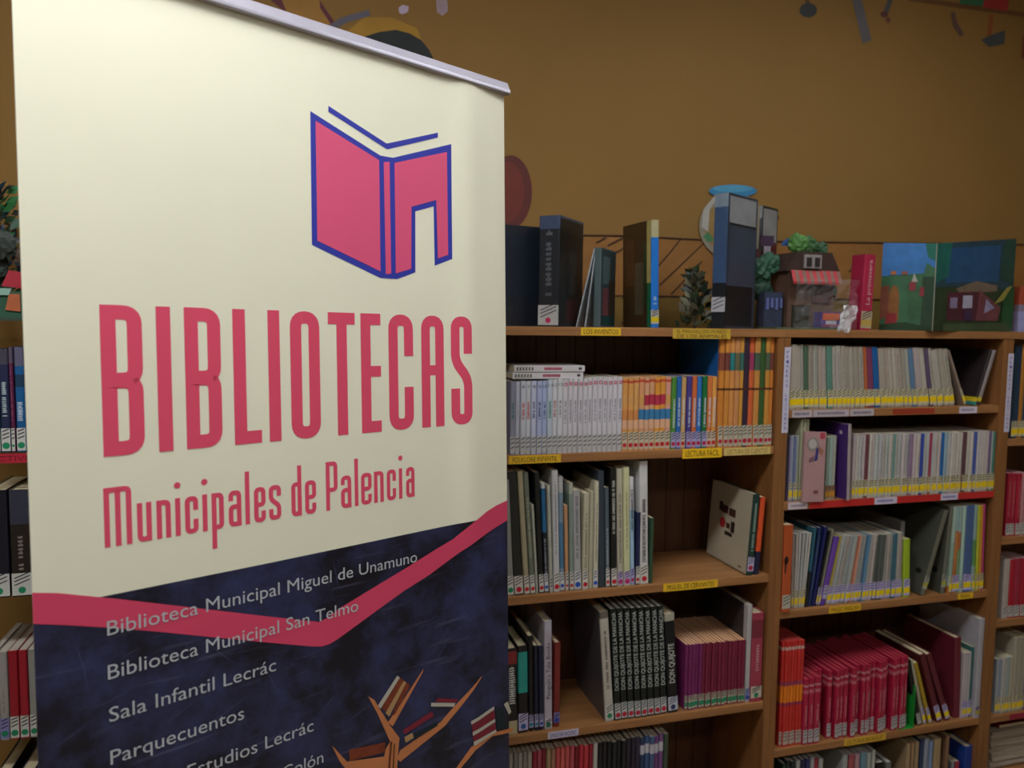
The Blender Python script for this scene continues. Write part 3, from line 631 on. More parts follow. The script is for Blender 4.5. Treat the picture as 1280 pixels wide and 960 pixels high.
leaning('c3', [(1185, 1189, 9, 634, 'a0b4a8', 'mint grey book in the coloured group', S_YEL, None, dict(bands=((.2, .6, '8ca494'), (.0, .08, 'b07038')))),
 (1189.5, 1194, 8, 633, 'b06c3c', 'orange and mint book in the coloured group', S_LAV, None, dict(bands=((.72, 1, '8cacac'), (.4, .7, 'b87844')))),
 (1194.5, 1199, 7, 633, '7c9c70', 'green and orange book in the coloured group', S_LAV, None, dict(bands=((.7, 1, 'a4b8b4'), (.5, .7, 'b06c44')))),
 (1199.5, 1203.5, 6, 633, 'a4c0b4', 'pale aqua book in the coloured group', S_GRY, None, {}),
 (1204, 1214, 5.5, 632, '4c6490', 'wide blue book in the coloured group', S_LAV, None, dict(bands=((.0, .1, '44609c'),))),
 (1214.5, 1218.5, 5, 632, '8ca4a0', 'grey green book in the coloured group', S_YEL, None, dict(bands=((.3, .6, '5c8c50'),))),
 (1219, 1222.5, 4.5, 632, 'b4b438', 'yellow green book in the coloured group', S_YEL, None, {}),
 (1223, 1226, 4, 632, 'cc902c', 'amber book in the coloured group', S_YEL, None, {}),
 (1226.5, 1230, 4, 631, 'bc3c7c', 'magenta book at the right end of coloured group', S_YEL, None, {})], '', 'coloured group in the third row', yf=.005)
# fourth row
run('c4', 973.5, 1001, 7, 804, 800.5, lambda i: dict(col='c4302c', desc='scarlet booklet with an orange middle band', bands=((.42, .58, 'e07c20'), (.39, .42, '9c3454'), (.58, .62, '9c3c5c'), (.92, .95, 'c8a098'))), 'from the bookcase side', 'scarlet booklets', st=(.006, .045, 'b9aaa0', None, None), jx=.02, jy=.3, d=.16, page='b04038')
def f6(i):
    k = dict(col='a82040', desc='crimson reader with a pale sticker', bands=((.88, .91, 'c08088'), (.78, .83, 'bc6470')), title=(.30, .62, 'c8949c', .25), page='a83040'); return k
xs = [(1003, 1009), (1009.5, 1016), (1016.5, 1024), (1024.5, 1029), (1029.5, 1034), (1036.5, 1042), (1044, 1049), (1049.5, 1054.5), (1055, 1060.5), (1062.5, 1068.5), (1071, 1076), (1076.5, 1081), (1081.5, 1086), (1086.5, 1091), (1091.5, 1096), (1096.5, 1101),
      (1101.5, 1106), (1106.5, 1111), (1113.5, 1118), (1118.5, 1123), (1123.5, 1128), (1128.5, 1133)]
for i, (a, bb) in enumerate(xs):
    f = (a-1003)/130; yy = random.choice((0, .004, .008, .014)) if i > 2 else -.0
    k = f6(i); book('c4', a, bb, 850-29*f, k['col'], 'crimson reader with a pale sticker, %s from the scarlet booklets' % ordn(i+1), 'crimson readers', yf=.006, push=yy+(.03 if i in (3, 4) else 0), jit=False, d=.19, bands=k['bands'], title=k['title'], page=k['page'],
                    st=(.006, .046, 'b4acb0', None, None), rough=.3)
# green metal bookend
zb = SH['c4']; Xg = xat(1136.5, .02, zb); gm = mat('1f8c34', .35, 0, .05)
o = root('bookend', (Xg, .02, zb), 'green metal bookend holding the crimson readers', 'bookend')
b = MB(); b.box(0, .0015, 0, .11, .0015, .135, gm); b.build('upright_plate', o); b = MB(); b.prism([(-.055, 0), (.0015, 0), (.0015, .11), (-.055, .09)], .0001, .0013, gm); 
b.build('foot_plate', o); o.location.y = .004
o.location.x = Xg
leaning('c4', [(1147, 1152.5, -13, 826, '1c1e1c', 'black book leaning left beside the green bookend', S_GRY, None, dict(hard=True, d=.2)),
 (1155, 1159, -16.5, 826, 'b0a890', 'pale edged book leaning left on the black one', S_LAV, None, dict(d=.2)),
 (1161, 1165.5, -18, 829, 'a88c28', 'mustard book leaning left', S_LAV, None, dict(d=.18)),
 (1171.5, 1178.5, -21, 818, '5c2028', 'thick maroon book leaning left', S_LAV, None, dict(hard=True, d=.2)),
 (1183, 1189.5, -24, 818, '642430', 'second maroon book leaning left', S_LAV, None, dict(hard=True, d=.2))], '', 'leaning books in the fourth row', yf=.012)
o = book('c4', 1192.5, 1200.5, 797, '6a2430', 'large upright maroon book with its cover visible', None, hard=True, d=.21, yf=.02, jit=False, dx=2, st=None)
run('c4', 1201, 1210.5, 3, 818, 816, lambda i: dict(col=['b4a8ac', 'b8b0b4', 'a8a4a4'][i], desc='white thin volume'), 'of three right of the maroon cover', 'white thin volumes', st=S_LAV, d=.16, jy=.6)
book('c4', 1211, 1214, 810, '2c6460', 'teal thin volume beside the big white folder', None, st=S_LAV, d=.18)
o = book('c4', 1225, 1231.5, 774, 'a8a4ac', 'very tall pale grey folder with rounded corner at shelf end', None, yf=.003, d=.24, hard=True, jit=False, st=(.01, .04, '9c90b4', None, 'b0a030'))
w_, h, d = o['dims']
# fifth row
LOW2 = [(975, 979, 957, '2c4434', 'dark green'), (980, 984, 953, '283830', 'dark green'), (985, 990, 954, '242c2c', 'black'), (991, 996, 952, '9c9c98', 'white'), (997, 1002, 951, '2c2c4c', 'indigo'), (1003, 1008, 950, '343464', 'indigo'), (1009, 1014, 948, 'a4a0a4', 'white'), (1015, 1019, 950, 'a02838', 'red'),
        (1020, 1025, 950, 'a4a4a0', 'white'), (1050, 1056, 945, '9ca0a0', 'grey'), (1057, 1064, 945, 'a05058', 'rose'), (1065, 1071, 944, 'b48c94', 'pink'), (1072, 1079, 943, '6c8c9c', 'blue patterned'), (1080, 1085, 943, 'a4aca4', 'pale'), (1086, 1089, 939, 'b4b4ac', 'white edged'), (1092, 1101, 955, '1c1c1e', 'black'), (1104, 1110, 954, '6c6c68', 'grey')]
SH['c5'] = SH['c4']-.34
for i, (a, bb, yt, c, nme) in enumerate(LOW2):
    book('c5', a, bb, yt, c, '%s book top low in the right-hand case, %s from the left' % (nme, ordn(i+1)), 'book tops in the lowest row of right case', stuff=True, d=.2, page='b4b0a8')
for i, (a, bb, yt, c, nme) in enumerate(((1129, 1134, 931, 'a08868', 'kraft brown'), (1135, 1138.5, 930, '9c7c5c', 'kraft brown'), (1139.5, 1144, 929, '9c8464', 'kraft brown'), (1146, 1150, 926, '2c3c5c', 'navy'), (1151, 1156, 925, '8c94a4', 'silver grey'), (1157, 1162, 928, '7c90b4', 'light blue'), (1163, 1171, 925, 'a48c68', 'tan'), (1178, 1182, 921, '806048', 'brown'))):
    book('c5', a, bb, yt, c, '%s envelope-like book in the lowest row, %s of the brown and blue group' % (nme, ordn(i+1)), 'brown and blue group in the lowest row', d=.22, page='a89878')
book('c5', 1203, 1212, 934, '1c3c8c', 'royal blue binder in the lowest row', None, hard=True, d=.24, yf=.02, jit=False)
book('c5', 1186, 1190, 953, '8c8c90', 'grey book before the blue binder', None, d=.2, yf=.03)
book('c5', 1191, 1196, 953, 'a03048', 'rose red book before the blue binder', None, d=.2, yf=.03)

# ------------------------------------------------------------------ case d (right edge)
run('d1', 1263, 1287, 5, 432, 432, lambda i: dict(col=['1c3448', '1e3854', 'a87028', '2c4458', '1c2c40'][i], desc=['dark teal', 'navy', 'amber', 'slate', 'dark blue'][i]+' tall book'), 'in the top row at the right edge', 'tall books at the right edge', st=S_YEL, d=.2, jy=1, jx=.02)
run('d2', 1257, 1300, 8, 592, 591, lambda i: dict(col='a42038' if i != 3 else 'b08084', desc='crimson paperback'), 'of the upper red set at the right edge', 'upper red set', st=S_GRY, d=.19, page='c0989c', title=(.3, .9, 'c07078', .3))
run('d3', 1252.5, 1300, 7, 701, 697, lambda i: dict(col='b0a49c' if i == 0 else ['a41c30', 'a82034', '9c2c40'][i % 3], desc='red paperback'), 'of the lower red set at the right edge', 'lower red set', st=S_GRY, d=.19, page='c0a8a4')
run('d4', 1243.5, 1263, 6, 826, 822, lambda i: dict(col=['9ca4ac', '8c94a4', 'b0aca8', 'a4a49c', '94a4a4', 'aca48c'][i], desc='pale booklet'), 'in the fourth row at the right edge', 'pale booklets at the right edge', st=S_YEL, d=.16)
run('d4', 1263.5, 1300, 7, 798, 796, lambda i: dict(col=['a49c8c', '9c9484', 'a8a094', '4c3c84', '6c3c68', 'a49c8c', '7c3c4c'][i], desc='taller booklet'), 'right of the pale booklets', 'taller booklets at the right edge', st=S_YEL, d=.2)
SH['d5'] = .0672
o = root('paper_stack', (2.18, .04, SH['d5']), 'stack of beige papers in the low compartment at right edge', 'papers')
for k in range(13):
    b = MB(); b.box(.0, .30, 0, .21, 0, .009, mat(['a89a88', 'b0a294', 'a49888', 'b4a898', 'a89c8c'][k % 5], .8, 0, .1, 10)); p = b.build('sheet_bundle', o); p.location = (random.uniform(0, .012), random.uniform(0, .01), .0006+k*.0097); p.rotation_euler.z = random.uniform(-.03, .03)
o = root('book', (2.23, .06, SH['d5']+.1275), 'red folder lying on the beige paper stack', 'book'); b = MB(); b.box(0, .22, 0, .16, 0, .012, mat('8c1c24', .4)); b.box(.1, .2, .02, .1, .0121, .0124, mat('a04468', .4)); b.build('cover', o)
b = MB(); b.box(0.002, .218, -.0006, -.0001, .002, .010, PAGE()); b.build('page_block', o)

# ------------------------------------------------------------------ case a (left of banner)
leaning('a1', [(-24, -12, 0, 438, '3c4a60', 'dark slate glossy book, far left of the detective shelf', S_GRN, None, {}),
 (-11, 1.5, 0, 438, '2c4c5c', 'petrol blue glossy book on the detective shelf', S_GRN, None, {}),
 (2, 14.5, 0, 436, '2a3050', 'navy glossy book with white title on the detective shelf', S_GRN, (.35, .7, 'a8bcc0', .5), dict(bands=((.85, 1, '4a4858'),))),
 (15, 20.5, 0, 434, '5c2448', 'plum thin book on the detective shelf', S_GRN, (.3, .9, '8c4c6c', .3), dict(bands=((.85, 1, '5c5468'),))),
 (21, 33, 0, 434, '1f5c94', 'blue book with white peaks and title on the detective shelf', S_GRN, (.3, .5, 'b4c8dc', .6), dict(bands=((.62, .74, '24405c'), (.82, 1, '64607c')))),
 (33.5, 43, 0, 434, '3c4458', 'grey blue book touching the banner on the detective shelf', S_GRN, None, {})], '', 'books on the detective shelf', d=.16, hard=True, rough=.25)
leaning('a2', [(-14, 13.5, 0, 613, '20202c', 'wide black glossy book at the left edge, second shelf', S_GRN, (.2, .3, 'a4a8b0', .3), {}),
 (15.5, 42, 0, 612, '2c2624', 'thick brown black glossy book behind the banner edge', S_GRN, (.25, .62, '7c7470', .25), dict(bands=((.68, 1, '3a3c4c'),)))], '', 'thick glossy books on the second shelf', d=.17, hard=True, rough=.18)
leaning('a3', [(-18, -9, 0, 815, 'a8a4a4', 'white thick book at the far left, third shelf', S_GRN, None, {}), (-8.5, 0, 0, 815, 'acaaa4', 'second white thick book, third shelf', S_GRN, None, {}), (.5, 12.5, 0, 816, 'a4a09c', 'white thick book with green stickers beside the red ones', (.004, .05, '8c88cc', '1f8a6c', None), (.3, .6, '8c8480', .3), {}),
 (13, 25.5, 0, 814, 'a01c2c', 'left one of two red thick books beside the banner', S_GRN, None, {}),
 (26, 37.5, 0, 813, 'a41e30', 'right one of two red thick books beside the banner', S_GRN, None, {}), (38, 49, 0, 812, '9a9894', 'white book hidden mostly by the banner, third shelf', S_GRN, None, {})], '', 'thick books on the third shelf', d=.17, page='b4aca0')
leaning('a4', [(2, 20, 0, 965, '1c1c2c', 'black book low at the left edge', None, None, {}), (21, 40, 5, 962, '1c1c38', 'dark indigo book low beside the banner', None, None, {})], '', 'dark books low at the left edge', d=.2, hard=True)

# ------------------------------------------------------------------ display books on top
ZT = SH['b0']
def slabbook(X, Y, yaw, w_, d, h, col, label, hard=True, st=None, title=None, side=None, bands=(), rough=.3, lean=0, sidecol=None):
    """book turned on the top board; local x = thickness, y = depth away from the spine"""
    o = root('book', (X, Y, ZT+.0004), label, 'book'); o.rotation_euler = (0, math.radians(lean), math.radians(yaw))
    link('cover', cover_mesh(w_, h, d, hard, mat(col, rough, 0, .08, 20), bands=[(a, b, mat(c, rough)) for a, b, c in bands]), o)
    link('page_block', page_mesh(w_, h, d, hard, PAGE()), o)
    if st: link('spine_sticker', sticker_mesh(w_, st, 1), o)
    if title: 
        if len(title) > 4: q = link('spine_lettering', text_mesh(title[4], mat(title[2], .5, 0, .04), round(w_*title[3], 4), round((title[1]-title[0])*h, 3), rot=90), o); q.location = (w_/2+w_*title[3]*.5, -.0004, title[0]*h)
        else: link('spine_print', marks_mesh(w_, title[0]*h, title[1]*h, title[2], title[3], 2), o)
    if side:
        sx, polys = side; b = MB()
        for i, (pts, c) in enumerate(polys): b.face([(w_+.0003+.0002*i if sx > 0 else -.0003-.0002*i, y*d, z*h) for y, z in pts], mat(c, rough, 0, .15, 18))
        b.build('cover_picture', o, fix=False)
    return o
R_ = lambda y0, y1, z0, z1: [(y0, z0), (y1, z0), (y1, z1), (y0, z1)]
# big dark book turned to the room
xx = xat(655, .10, ZT)
o = slabbook(xat(600, .10, ZT), .10, -78, .03, .2, zof(650, 284, .12)-ZT, '20242e', 'large dark navy book standing cover out beside the banner', side=(1, [(R_(.1, .9, .3, .9), '1c2430'), (R_(.2, .4, .1, .2), '24282c')]))
slabbook(xat(672, .05, ZT), .05, -42, .058, .165, zof(684, 270, .04)-ZT, '20242c', 'thick dark boxed book in clear cover with white and red sticker', st=(.004, .055, 'b4b4b4', 'c02c60', None), title=(.28, .9, '4c5058', .3),
         side=(1, [(R_(.02, .98, .02, .98), '161a1c'), (R_(.3, .8, .05, .25), '3a1c20'), (R_(.4, .7, .3, .7), '20282a')]), bands=((.88, 1, '3c4862'),))
# tented board book
o = slabbook(xat(741, .045, ZT), .045, -40, .020, .13, zof(750, 310, .045)-ZT, '4c5c60', 'thin open board book standing like a tent, blue green cover', side=(1, [(R_(.02, .98, .02, .98), '34464c'), (R_(.1, .6, .55, .9), '4c6468'), (R_(.1, .5, .15, .5), '6c4048'), (R_(.5, .95, .1, .6), '3c3430'), (R_(.1, .95, .02, .14), '1c4444')]))
h = zof(750, 310, .045)-ZT; b = MB(); m = mat('a0a8b0', .4)
for bx, tx in ((-.048, -.002), (-.024, .002)): b.prism([(bx, 0), (bx+.0035, 0), (tx+.0035, h*.985), (tx, h*.985)], .001, .12, m, axis='y')
b.build('open_board', o)
# blue/yellow book, front cover to the left visible
hb = zof(812, 275, .02)-ZT
o = slabbook(xat(813.5, .015, ZT), .015, 3, .024, .16, hb, '2474cc', 'narrow bright blue book with yellow head and white sticker', hard=True, bands=((.84, 1, 'b0a884'),), st=(.010, .047, 'b4b0a8', None, 'd8c020'), title=(.22, .3, 'a0b4d8', .4), lean=-1.5,
         side=(-1, [(R_(.0, 1, .0, 1), '3a2c1c'), (R_(.0, .14, .42, 1), 'b0a468'), (R_(.0, .12, .0, .42), '1c6c4c'), (R_(.25, .55, .12, .62), '4c4638'), (R_(.55, .9, .4, .85), '4a3420'), (R_(.14, .25, .2, .8), '2c3c24')]))
# leafy sprig
def leafy(name, X, Y, Z, n, rad, hh, cols, label, seed, cat='plant'):
    o = root(name, (X, Y, Z), label, cat); r = random.Random(seed); b = MB(); b.tube((0, 0, 0), (0, 0, hh), .004, .002, mat('3c2c1c', .7)); b.build('stem', o)
    ms = [mat(c, .45, 0, .15, 30) for c in cols]; me = []
    for m in ms:
        b = MB(); L = .042; b.face([(0, 0, 0), (.011, 0, L*.4), (0, .006, L), (-.011, .003, L*.5)], m); me.append(b.mesh('leaf'))
    for i in range(n):
        z = hh*(i+.5)/n; a = i*2.4; rr = rad*(1-z/hh*.75)*r.uniform(.35, 1); q = link('leaf', me[r.randrange(len(me))], o)
        q.location = (math.cos(a)*rr*.8, math.sin(a)*rr*.6, z); q.rotation_euler = (r.uniform(-.9, .9), r.uniform(-1.2, 1.2), a); q.scale = [r.uniform(.6, 1.1)]*3
    return o
leafy('leafy_sprig', xat(868, .1, ZT), .1, ZT, 110, .062, zof(868, 332, .1)-ZT-.02, ['2c3c24', '44503c', '6c6c58', '1c2818', '7c7c70'], 'dark green artificial leafy sprig between the blue books', 5)
# large blue books in clear plastic
slabbook(xat(888, .030, ZT), .030, -60, .042, .165, zof(900, 243, .03)-ZT, '3c5478', 'tallest blue grey book in clear plastic, left of the toy house', st=(.045, .085, 'b8b8c0', None, None), bands=((.9, 1, '8090a0'), (0, .34, '1c2024')),
         side=(1, [(R_(.0, 1, .0, 1), '363c48'), (R_(.05, .95, .78, .98), '8a8c90'), (R_(.05, .95, .77, .785), '1c2028'), (R_(.05, .95, .3, .76), '3a4252'), (R_(.0, .9, .02, .32), '181c1c')]))
slabbook(xat(944, .19, ZT), .19, -60, .010, .10, zof(945, 257, .19)-ZT, '4c5058', 'second tall book in clear plastic with maroon and dark green cover', bands=((.9, 1, '90969c'),),
         side=(1, [(R_(.0, 1, .0, 1), '2c3430'), (R_(.05, .95, .72, .98), '8c8c8c'), (R_(.2, .95, .5, .71), '5c2028'), (R_(.35, .85, .34, .5), '6c6c64'), (R_(.0, .9, .02, .32), '1c2420')]))
# toy house pop-up book
X0 = xat(968, .02, ZT); X1 = xat(1062, .02, ZT); W = X1-X0; HH = zof(1025, 293, .1)-ZT
o = root('pop_up_book', (X0, .02, ZT), 'pop-up toy house with red striped awning and green trees in clear plastic', 'pop-up book')
b = MB(); b.box(0, W, -.01, .15, .0003, .006, mat('4c5a44', .6)); b.build('base_board', o)
b = MB(); b.box(W*.30, W*.92, .05, .17, .0065, HH*.60, mat('5c4438', .6, 0, .2, 30)); b.build('house_wall', o)
b = MB(); b.prism([(W*.24, HH*.60), (W*.98, HH*.60), (W*.86, HH*.80), (W*.40, HH*.80)], .045, .175, mat('38241f', .6), axis='y'); b.build('roof', o)
b = MB(); b.box(W*.47, W*.70, .038, .044, HH*.63, HH*.77, mat('8c8484', .5)); b.box(W*.50, W*.56, .035, .038, HH*.65, HH*.74, mat('2c2428', .5)); b.box(W*.61, W*.67, .035, .038, HH*.65, HH*.74, mat('2c2428', .5)); b.build('dormer_window', o)
n = 14
for i in range(n):
    b = MB(); xa = W*(.30+.66*i/n); xb = W*(.30+.66*(i+1)/n)-.0003; m = mat('b02c34' if i % 2 == 0 else '7c5a50', .5)
    b.v = [(xa-.004, .022, HH*.49), (xb-.004, .022, HH*.49), (xb+.003, .044, HH*.61), (xa+.003, .044, HH*.61), (xa-.004, .022, HH*.465), (xb-.004, .022, HH*.465)]; b.f = [(0, 1, 2, 3), (4, 5, 1, 0)]; b.m = [b.slot(m)]*2; b.build('awning_stripe', o, fix=False)
b = MB(); b.box(W*.36, W*.58, .046, .0495, .01, HH*.25, mat('2c2a20', .6)); b.box(W*.62, W*.88, .046, .0495, HH*.28, HH*.42, mat('4c2c28', .6)); b.build('doorway', o)
def blob(name, cx, cy, cz, r, col, parent, seed, flat=.6):
    bm = bmesh.new(); bmesh.ops.create_icosphere(bm, subdivisions=3, radius=r); rr = random.Random(seed)
    for v in bm.verts: v.co *= rr.uniform(.78, 1.15); v.co.y *= flat; v.co += Vector((cx, cy, cz))
    me = bpy.data.meshes.new(name); bm.to_mesh(me); bm.free(); me.materials.append(mat(col, .6, 0, .25, 50)); return link(name, me, parent)
for k, (cx, cz, r, c) in enumerate(((.05, .60, .038, '1f4c38'), (.18, .68, .034, '24503c'), (.08, .40, .034, '1c3c30'), (.55, .90, .032, '4c7c3c'), (.70, .88, .030, '3c6438'), (.86, .84, .026, '305438'), (1.0, .56, .030, '3c5c34'), (1.02, .40, .024, '34482c'))):
    blob('tree_crown', W*cx, .10, HH*cz, r, c, o, k)
b = MB(); b.face([(W*(.58+.2*math.cos(a)), .12, HH*(.88+.10*math.sin(a))) for a in [i*math.pi/10 for i in range(11)]], mat('3c5c94', .6)); b.face([(W*(.58+.2*math.cos(a)), .1205, HH*(.88+.10*math.sin(a))) for a in [i*math.pi/10 for i in range(10, -1, -1)]], mat('3c5c94', .6)); b.build('painted_hill', o, fix=False)
b = MB(); b.box(W*.10, W*.28, .12, .124, HH*.87, HH*.98, mat('3c2440', .6)); b.box(W*.15, W*.24, .12, .125, HH*.74, HH*.87, mat('8c8490', .6)); b.build('chimney_sign', o)
b = MB(); b.prism([(W*-.1, HH*.56), (W*.4, HH*.70), (W*.1, HH*.84)], .13, .135, mat('4c1c20', .6), axis='y'); b.build('side_roof', o)
b = MB(); b.box(W*.02, W*.26, .06, .1, .0065, HH*.38, mat('2c344c', .6, 0, .3, 40))
for k in range(4): b.box(W*(.04+.06*k), W*(.07+.06*k), .056, .0598, HH*(.20+.02*(k % 2)), HH*.32, mat('5c649c', .6))
b.build('side_house', o)
b = MB(); b.box(W*.60, W*.86, -.002, .03, .0065, HH*.18, mat('503c84', .5)); b.box(W*.62, W*.84, -.004, -.0021, HH*.10, HH*.17, mat('c05c34', .5)); b.box(W*.62, W*.84, -.004, -.0021, .010, HH*.05, mat('9c2c50', .5)); b.box(W*.66, W*.8, -.0045, -.0022, HH*.055, HH*.095, mat('b0a8b8', .5)); b.build('market_stall', o)
bm = bmesh.new(); bmesh.ops.create_grid(bm, x_segments=14, y_segments=12, size=.5); rr = random.Random(4)
for v in bm.verts:
    x, y = v.co.x+.5, v.co.y+.5; v.co = Vector((W*(.22+.82*x), -.012+rr.uniform(-.006, .006), .004+HH*.5*y))
me = bpy.data.meshes.new('plastic_wrap'); bm.to_mesh(me); bm.free(); me.materials.append(clear('d0d4da', .07)); link('plastic_wrap', me, o)
bm = bmesh.new(); bmesh.ops.create_grid(bm, x_segments=7, y_segments=6, size=.5)
for v in bm.verts:
    x, y = v.co.x+.5, v.co.y+.5; v.co = Vector((W*(.84+.2*x-.1*(1-y)), -.022+rr.uniform(-.010, .008), -.008+HH*.28*y))
me = bpy.data.meshes.new('plastic_wrap'); bm.to_mesh(me); bm.free(); me.materials.append(clear('e8e8ee', .55)); link('plastic_wrap', me, o)
# red book
hb = zof(1085, 318, .02)-ZT
slabbook(xat(1075, .012, ZT), .012, 4, .040, .05, hb, 'a82848', 'red book with white La primavera lettering and cream sticker', st=(.006, .055, 'b0a084', None, 'b89c50'), title=(.34, .93, 'c8a8ac', .34, 'La primavera'), lean=2)
# open picture book: two boards in a V
Zo = ZT; yc = -.012; pc = (xat(1165, yc, Zo), yc); pl = (xat(1099, .10, Zo), .10); pr = (xat(1262, .045, Zo), .045)
o = root('open_picture_book', (pc[0], pc[1], Zo), 'open picture book with blue sky, green hills and brown cottage', 'book')
def board(p, ht0, ht1, name, polys, frame):
    v = Vector((p[0]-pc[0], p[1]-pc[1], 0)); L = v.length; a = math.atan2(v.y, v.x); s = 1
    t = link(name, None, o)
    t.rotation_euler = (0, 0, a)
    b = MB(); b.prism([(0, 0), (L, 0), (L, ht1), (0, ht0)], -.002, .002, mat('b8b4a4', .5), axis='y')
    me = b.mesh(name, True); bpy.data.objects.remove(t); t = link(name, me, o); t.rotation_euler = (0, 0, a)
    b = MB(); fy = -1 if v.x > 0 else 1
    for i, (pts, c) in enumerate(polys): b.face([(x*L, fy*(.0024+.0003*i), z*(ht0+(ht1-ht0)*x)) for x, z in (pts if fy < 0 else pts[::-1])], mat(c, .3, 0, .18, 25))
    b.build('page_picture', t, fix=False)
hc = zof(1165, 304, yc)-Zo; hl = zof(1090, 303, .1)-Zo; hr = zof(1263, 298, .045)-Zo
arch = [(.74+.1*math.cos(a), .36+.16*math.sin(a)) for a in [i*math.pi/8 for i in range(9)]]
board(pl, hc, hl, 'left_page', [(R_(0, 1, .0, 1), '3f6c50'), ([(0, .72), (.16, .78), (.2, .66), (1, .62), (1, 1), (0, 1)], '3c78bc'), ([(0, 1), (0, .8), (.14, .84), (.2, 1)], '1f6c5c'), (R_(0, .22, 0, .62), '2c4434'), ([(.22, .16), (.45, .1), (.5, .55), (.2, .5)], '3c6448'),
      ([(.84, .16), (1, .12), (1, .5), (.84, .52)], '7c4c3c'), (arch+[(.64, .12), (.84, .12)], '8c5c34'), ([(.66, .06), (.9, .06), (.86, .2), (.68, .2)], '8c3038'), (R_(.72, .82, .64, .68), 'b06c34'), (R_(.5, .62, .64, .68), '8c5c50'), (R_(.34, .46, .46, .56), '8c3c44'), (R_(.18, .26, .40, .5), '8c3440'), ([(.3, .56), (.42, .56), (.38, .66)], 'a8a8a0'),
      ([(0, 0), (1, 0), (1, .07), (.5, .1), (0, .03)], '26402c')], 0)
board(pr, hc, hr, 'right_page', [(R_(0, 1, 0, 1), '26404c'), (R_(.12, .8, .55, .94), '244a70'), ([(0, 1), (0, .55), (.15, .62), (.18, 1)], '1c5c54'), ([(.8, .6), (1, .5), (1, 1), (.86, 1)], '24443c'), ([(0, 0), (1, 0), (1, .42), (.7, .5), (0, .5)], '2a3a28'),
      ([(.25, .48), (.5, .56), (.78, .50), (.78, .44), (.3, .42)], '6c5c50'), (R_(.15, .56, .12, .44), '4c2430'), ([(.52, .12), (.55, .46), (.84, .26), (.80, .12)], '6c3c44'), ([(.62, .2), (.64, .36), (.76, .26)], '8c84a4'), (R_(.34, .46, .26, .40), 'a09cb0'), (R_(.18, .27, .26, .38), '80708c'), (R_(.36, .46, .12, .24), '3c2848'),
      ([(.74, .30), (.9, .48), (.98, .5), (.86, .34)], '8c8440'), ([(.84, .05), (.86, .34), (1, .5), (1, .02)], '1f4c2c'), ([(.1, 0), (1, 0), (.9, .1), (.1, .08)], '3c4c34')], 0)
slabbook(xat(1272, .03, ZT), .03, -20, .03, .10, .14, '7c7488', 'small lavender and red book at the right end of the top', hard=False, bands=((0, .45, '8c8cb8'), (.6, 1, '94402c')))
# left edge, beside the banner
leafy('leafy_sprig', xat(4, .21, ZT), .21, ZT+.001, 130, .085, zof(8, 226, .21)-ZT-.02, ['2f6a3c', '3c8450', '244c34', '2c4c6c', '26302c', '3a3430', '1c2a24'], 'tall dark green leafy sprig behind the pop-up scene at far left', 9)
o = root('pop_up_book', (xat(6, .04, ZT), .04, ZT), 'dark pop-up forest scene with red and blue bits left of the banner', 'pop-up book'); W = .11; HH = zof(6, 235, .06)-ZT
b = MB(); b.prism([(-.09, -.05), (.07, -.05), (.07, .16), (-.09, .16)], .0004, .006, mat('34443c', .6)); b.build('base_board', o)
for k, (cx, cz, r, c) in enumerate(((-.01, .58, .030, '2c3430'), (.03, .50, .024, '4c3c30'), (-.03, .42, .026, '24302c'), (.03, .38, .022, '2a3450'), (-.02, .30, .024, '203428'))):
    blob('paper_tree', cx, .03+.01*k, HH*cz, r, c, o, 20+k, .35)
b = MB(); b.prism([(0, HH*.26), (.05, HH*.24), (.045, HH*.36), (.015, HH*.38)], -.012, -.008, mat('a82838', .5), axis='y'); b.build('red_roof', o)
b = MB(); b.prism([(-.04, .0065), (.04, .0065), (.05, HH*.22), (-.02, HH*.22)], -.03, -.026, mat('2c5440', .5), axis='y'); b.prism([(.012, HH*.08), (.04, HH*.07), (.04, HH*.2), (.02, HH*.2)], -.033, -.0301, mat('b0603c', .5), axis='y'); b.prism([(-.015, HH*.19), (.02, HH*.19), (.025, HH*.24), (-.01, HH*.24)], -.034, -.0301, mat('8cb0a4', .5), axis='y'); b.build('front_scene', o)
b = MB(); b.prism([(-.05, HH*.40), (-.02, HH*.42), (-.03, HH*.46), (-.05, HH*.46)], -.012, -.008, mat('4c84cc', .5), axis='y'); b.prism([(-.04, HH*.70), (-.015, HH*.66), (-.02, HH*.72), (-.035, HH*.76)], -.012, -.008, mat('5c9c80', .5), axis='y'); b.build('paper_bits', o)

# ------------------------------------------------------------------ roll-up banner
BU = Vector((0.88409276, 0.46717806, -0.01116424)); BV = Vector((0.00876252, -0.04045899, -0.99914278)); BN = Vector((-0.46722928, 0.88323707, -0.03986316)); BO = Vector((0.413457, -0.3149416, 1.96604606))
HB = 1.9677; WB = .8505
def bp(px, py):
    rr = ray(px, py); t = (BO-CAM).dot(BN)/rr.dot(BN); P = CAM+t*rr-BO
    return P.dot(BU)+WB/2, HB-P.dot(BV)
banner = root('roll_up_banner', (0, 0, 0), 'roll-up banner reading BIBLIOTECAS Municipales de Palencia', 'banner')
loc = BO-BU*(WB/2)+BV*HB
banner.matrix_world = Matrix(((BU.x, BN.x, -BV.x, loc.x), (BU.y, BN.y, -BV.y, loc.y), (BU.z, BN.z, -BV.z, loc.z), (0, 0, 0, 1)))
def curl(x): return -.0055*math.exp(-((x-.325)/.038)**2)+.004*max(0, (x-.37)/.055)**2
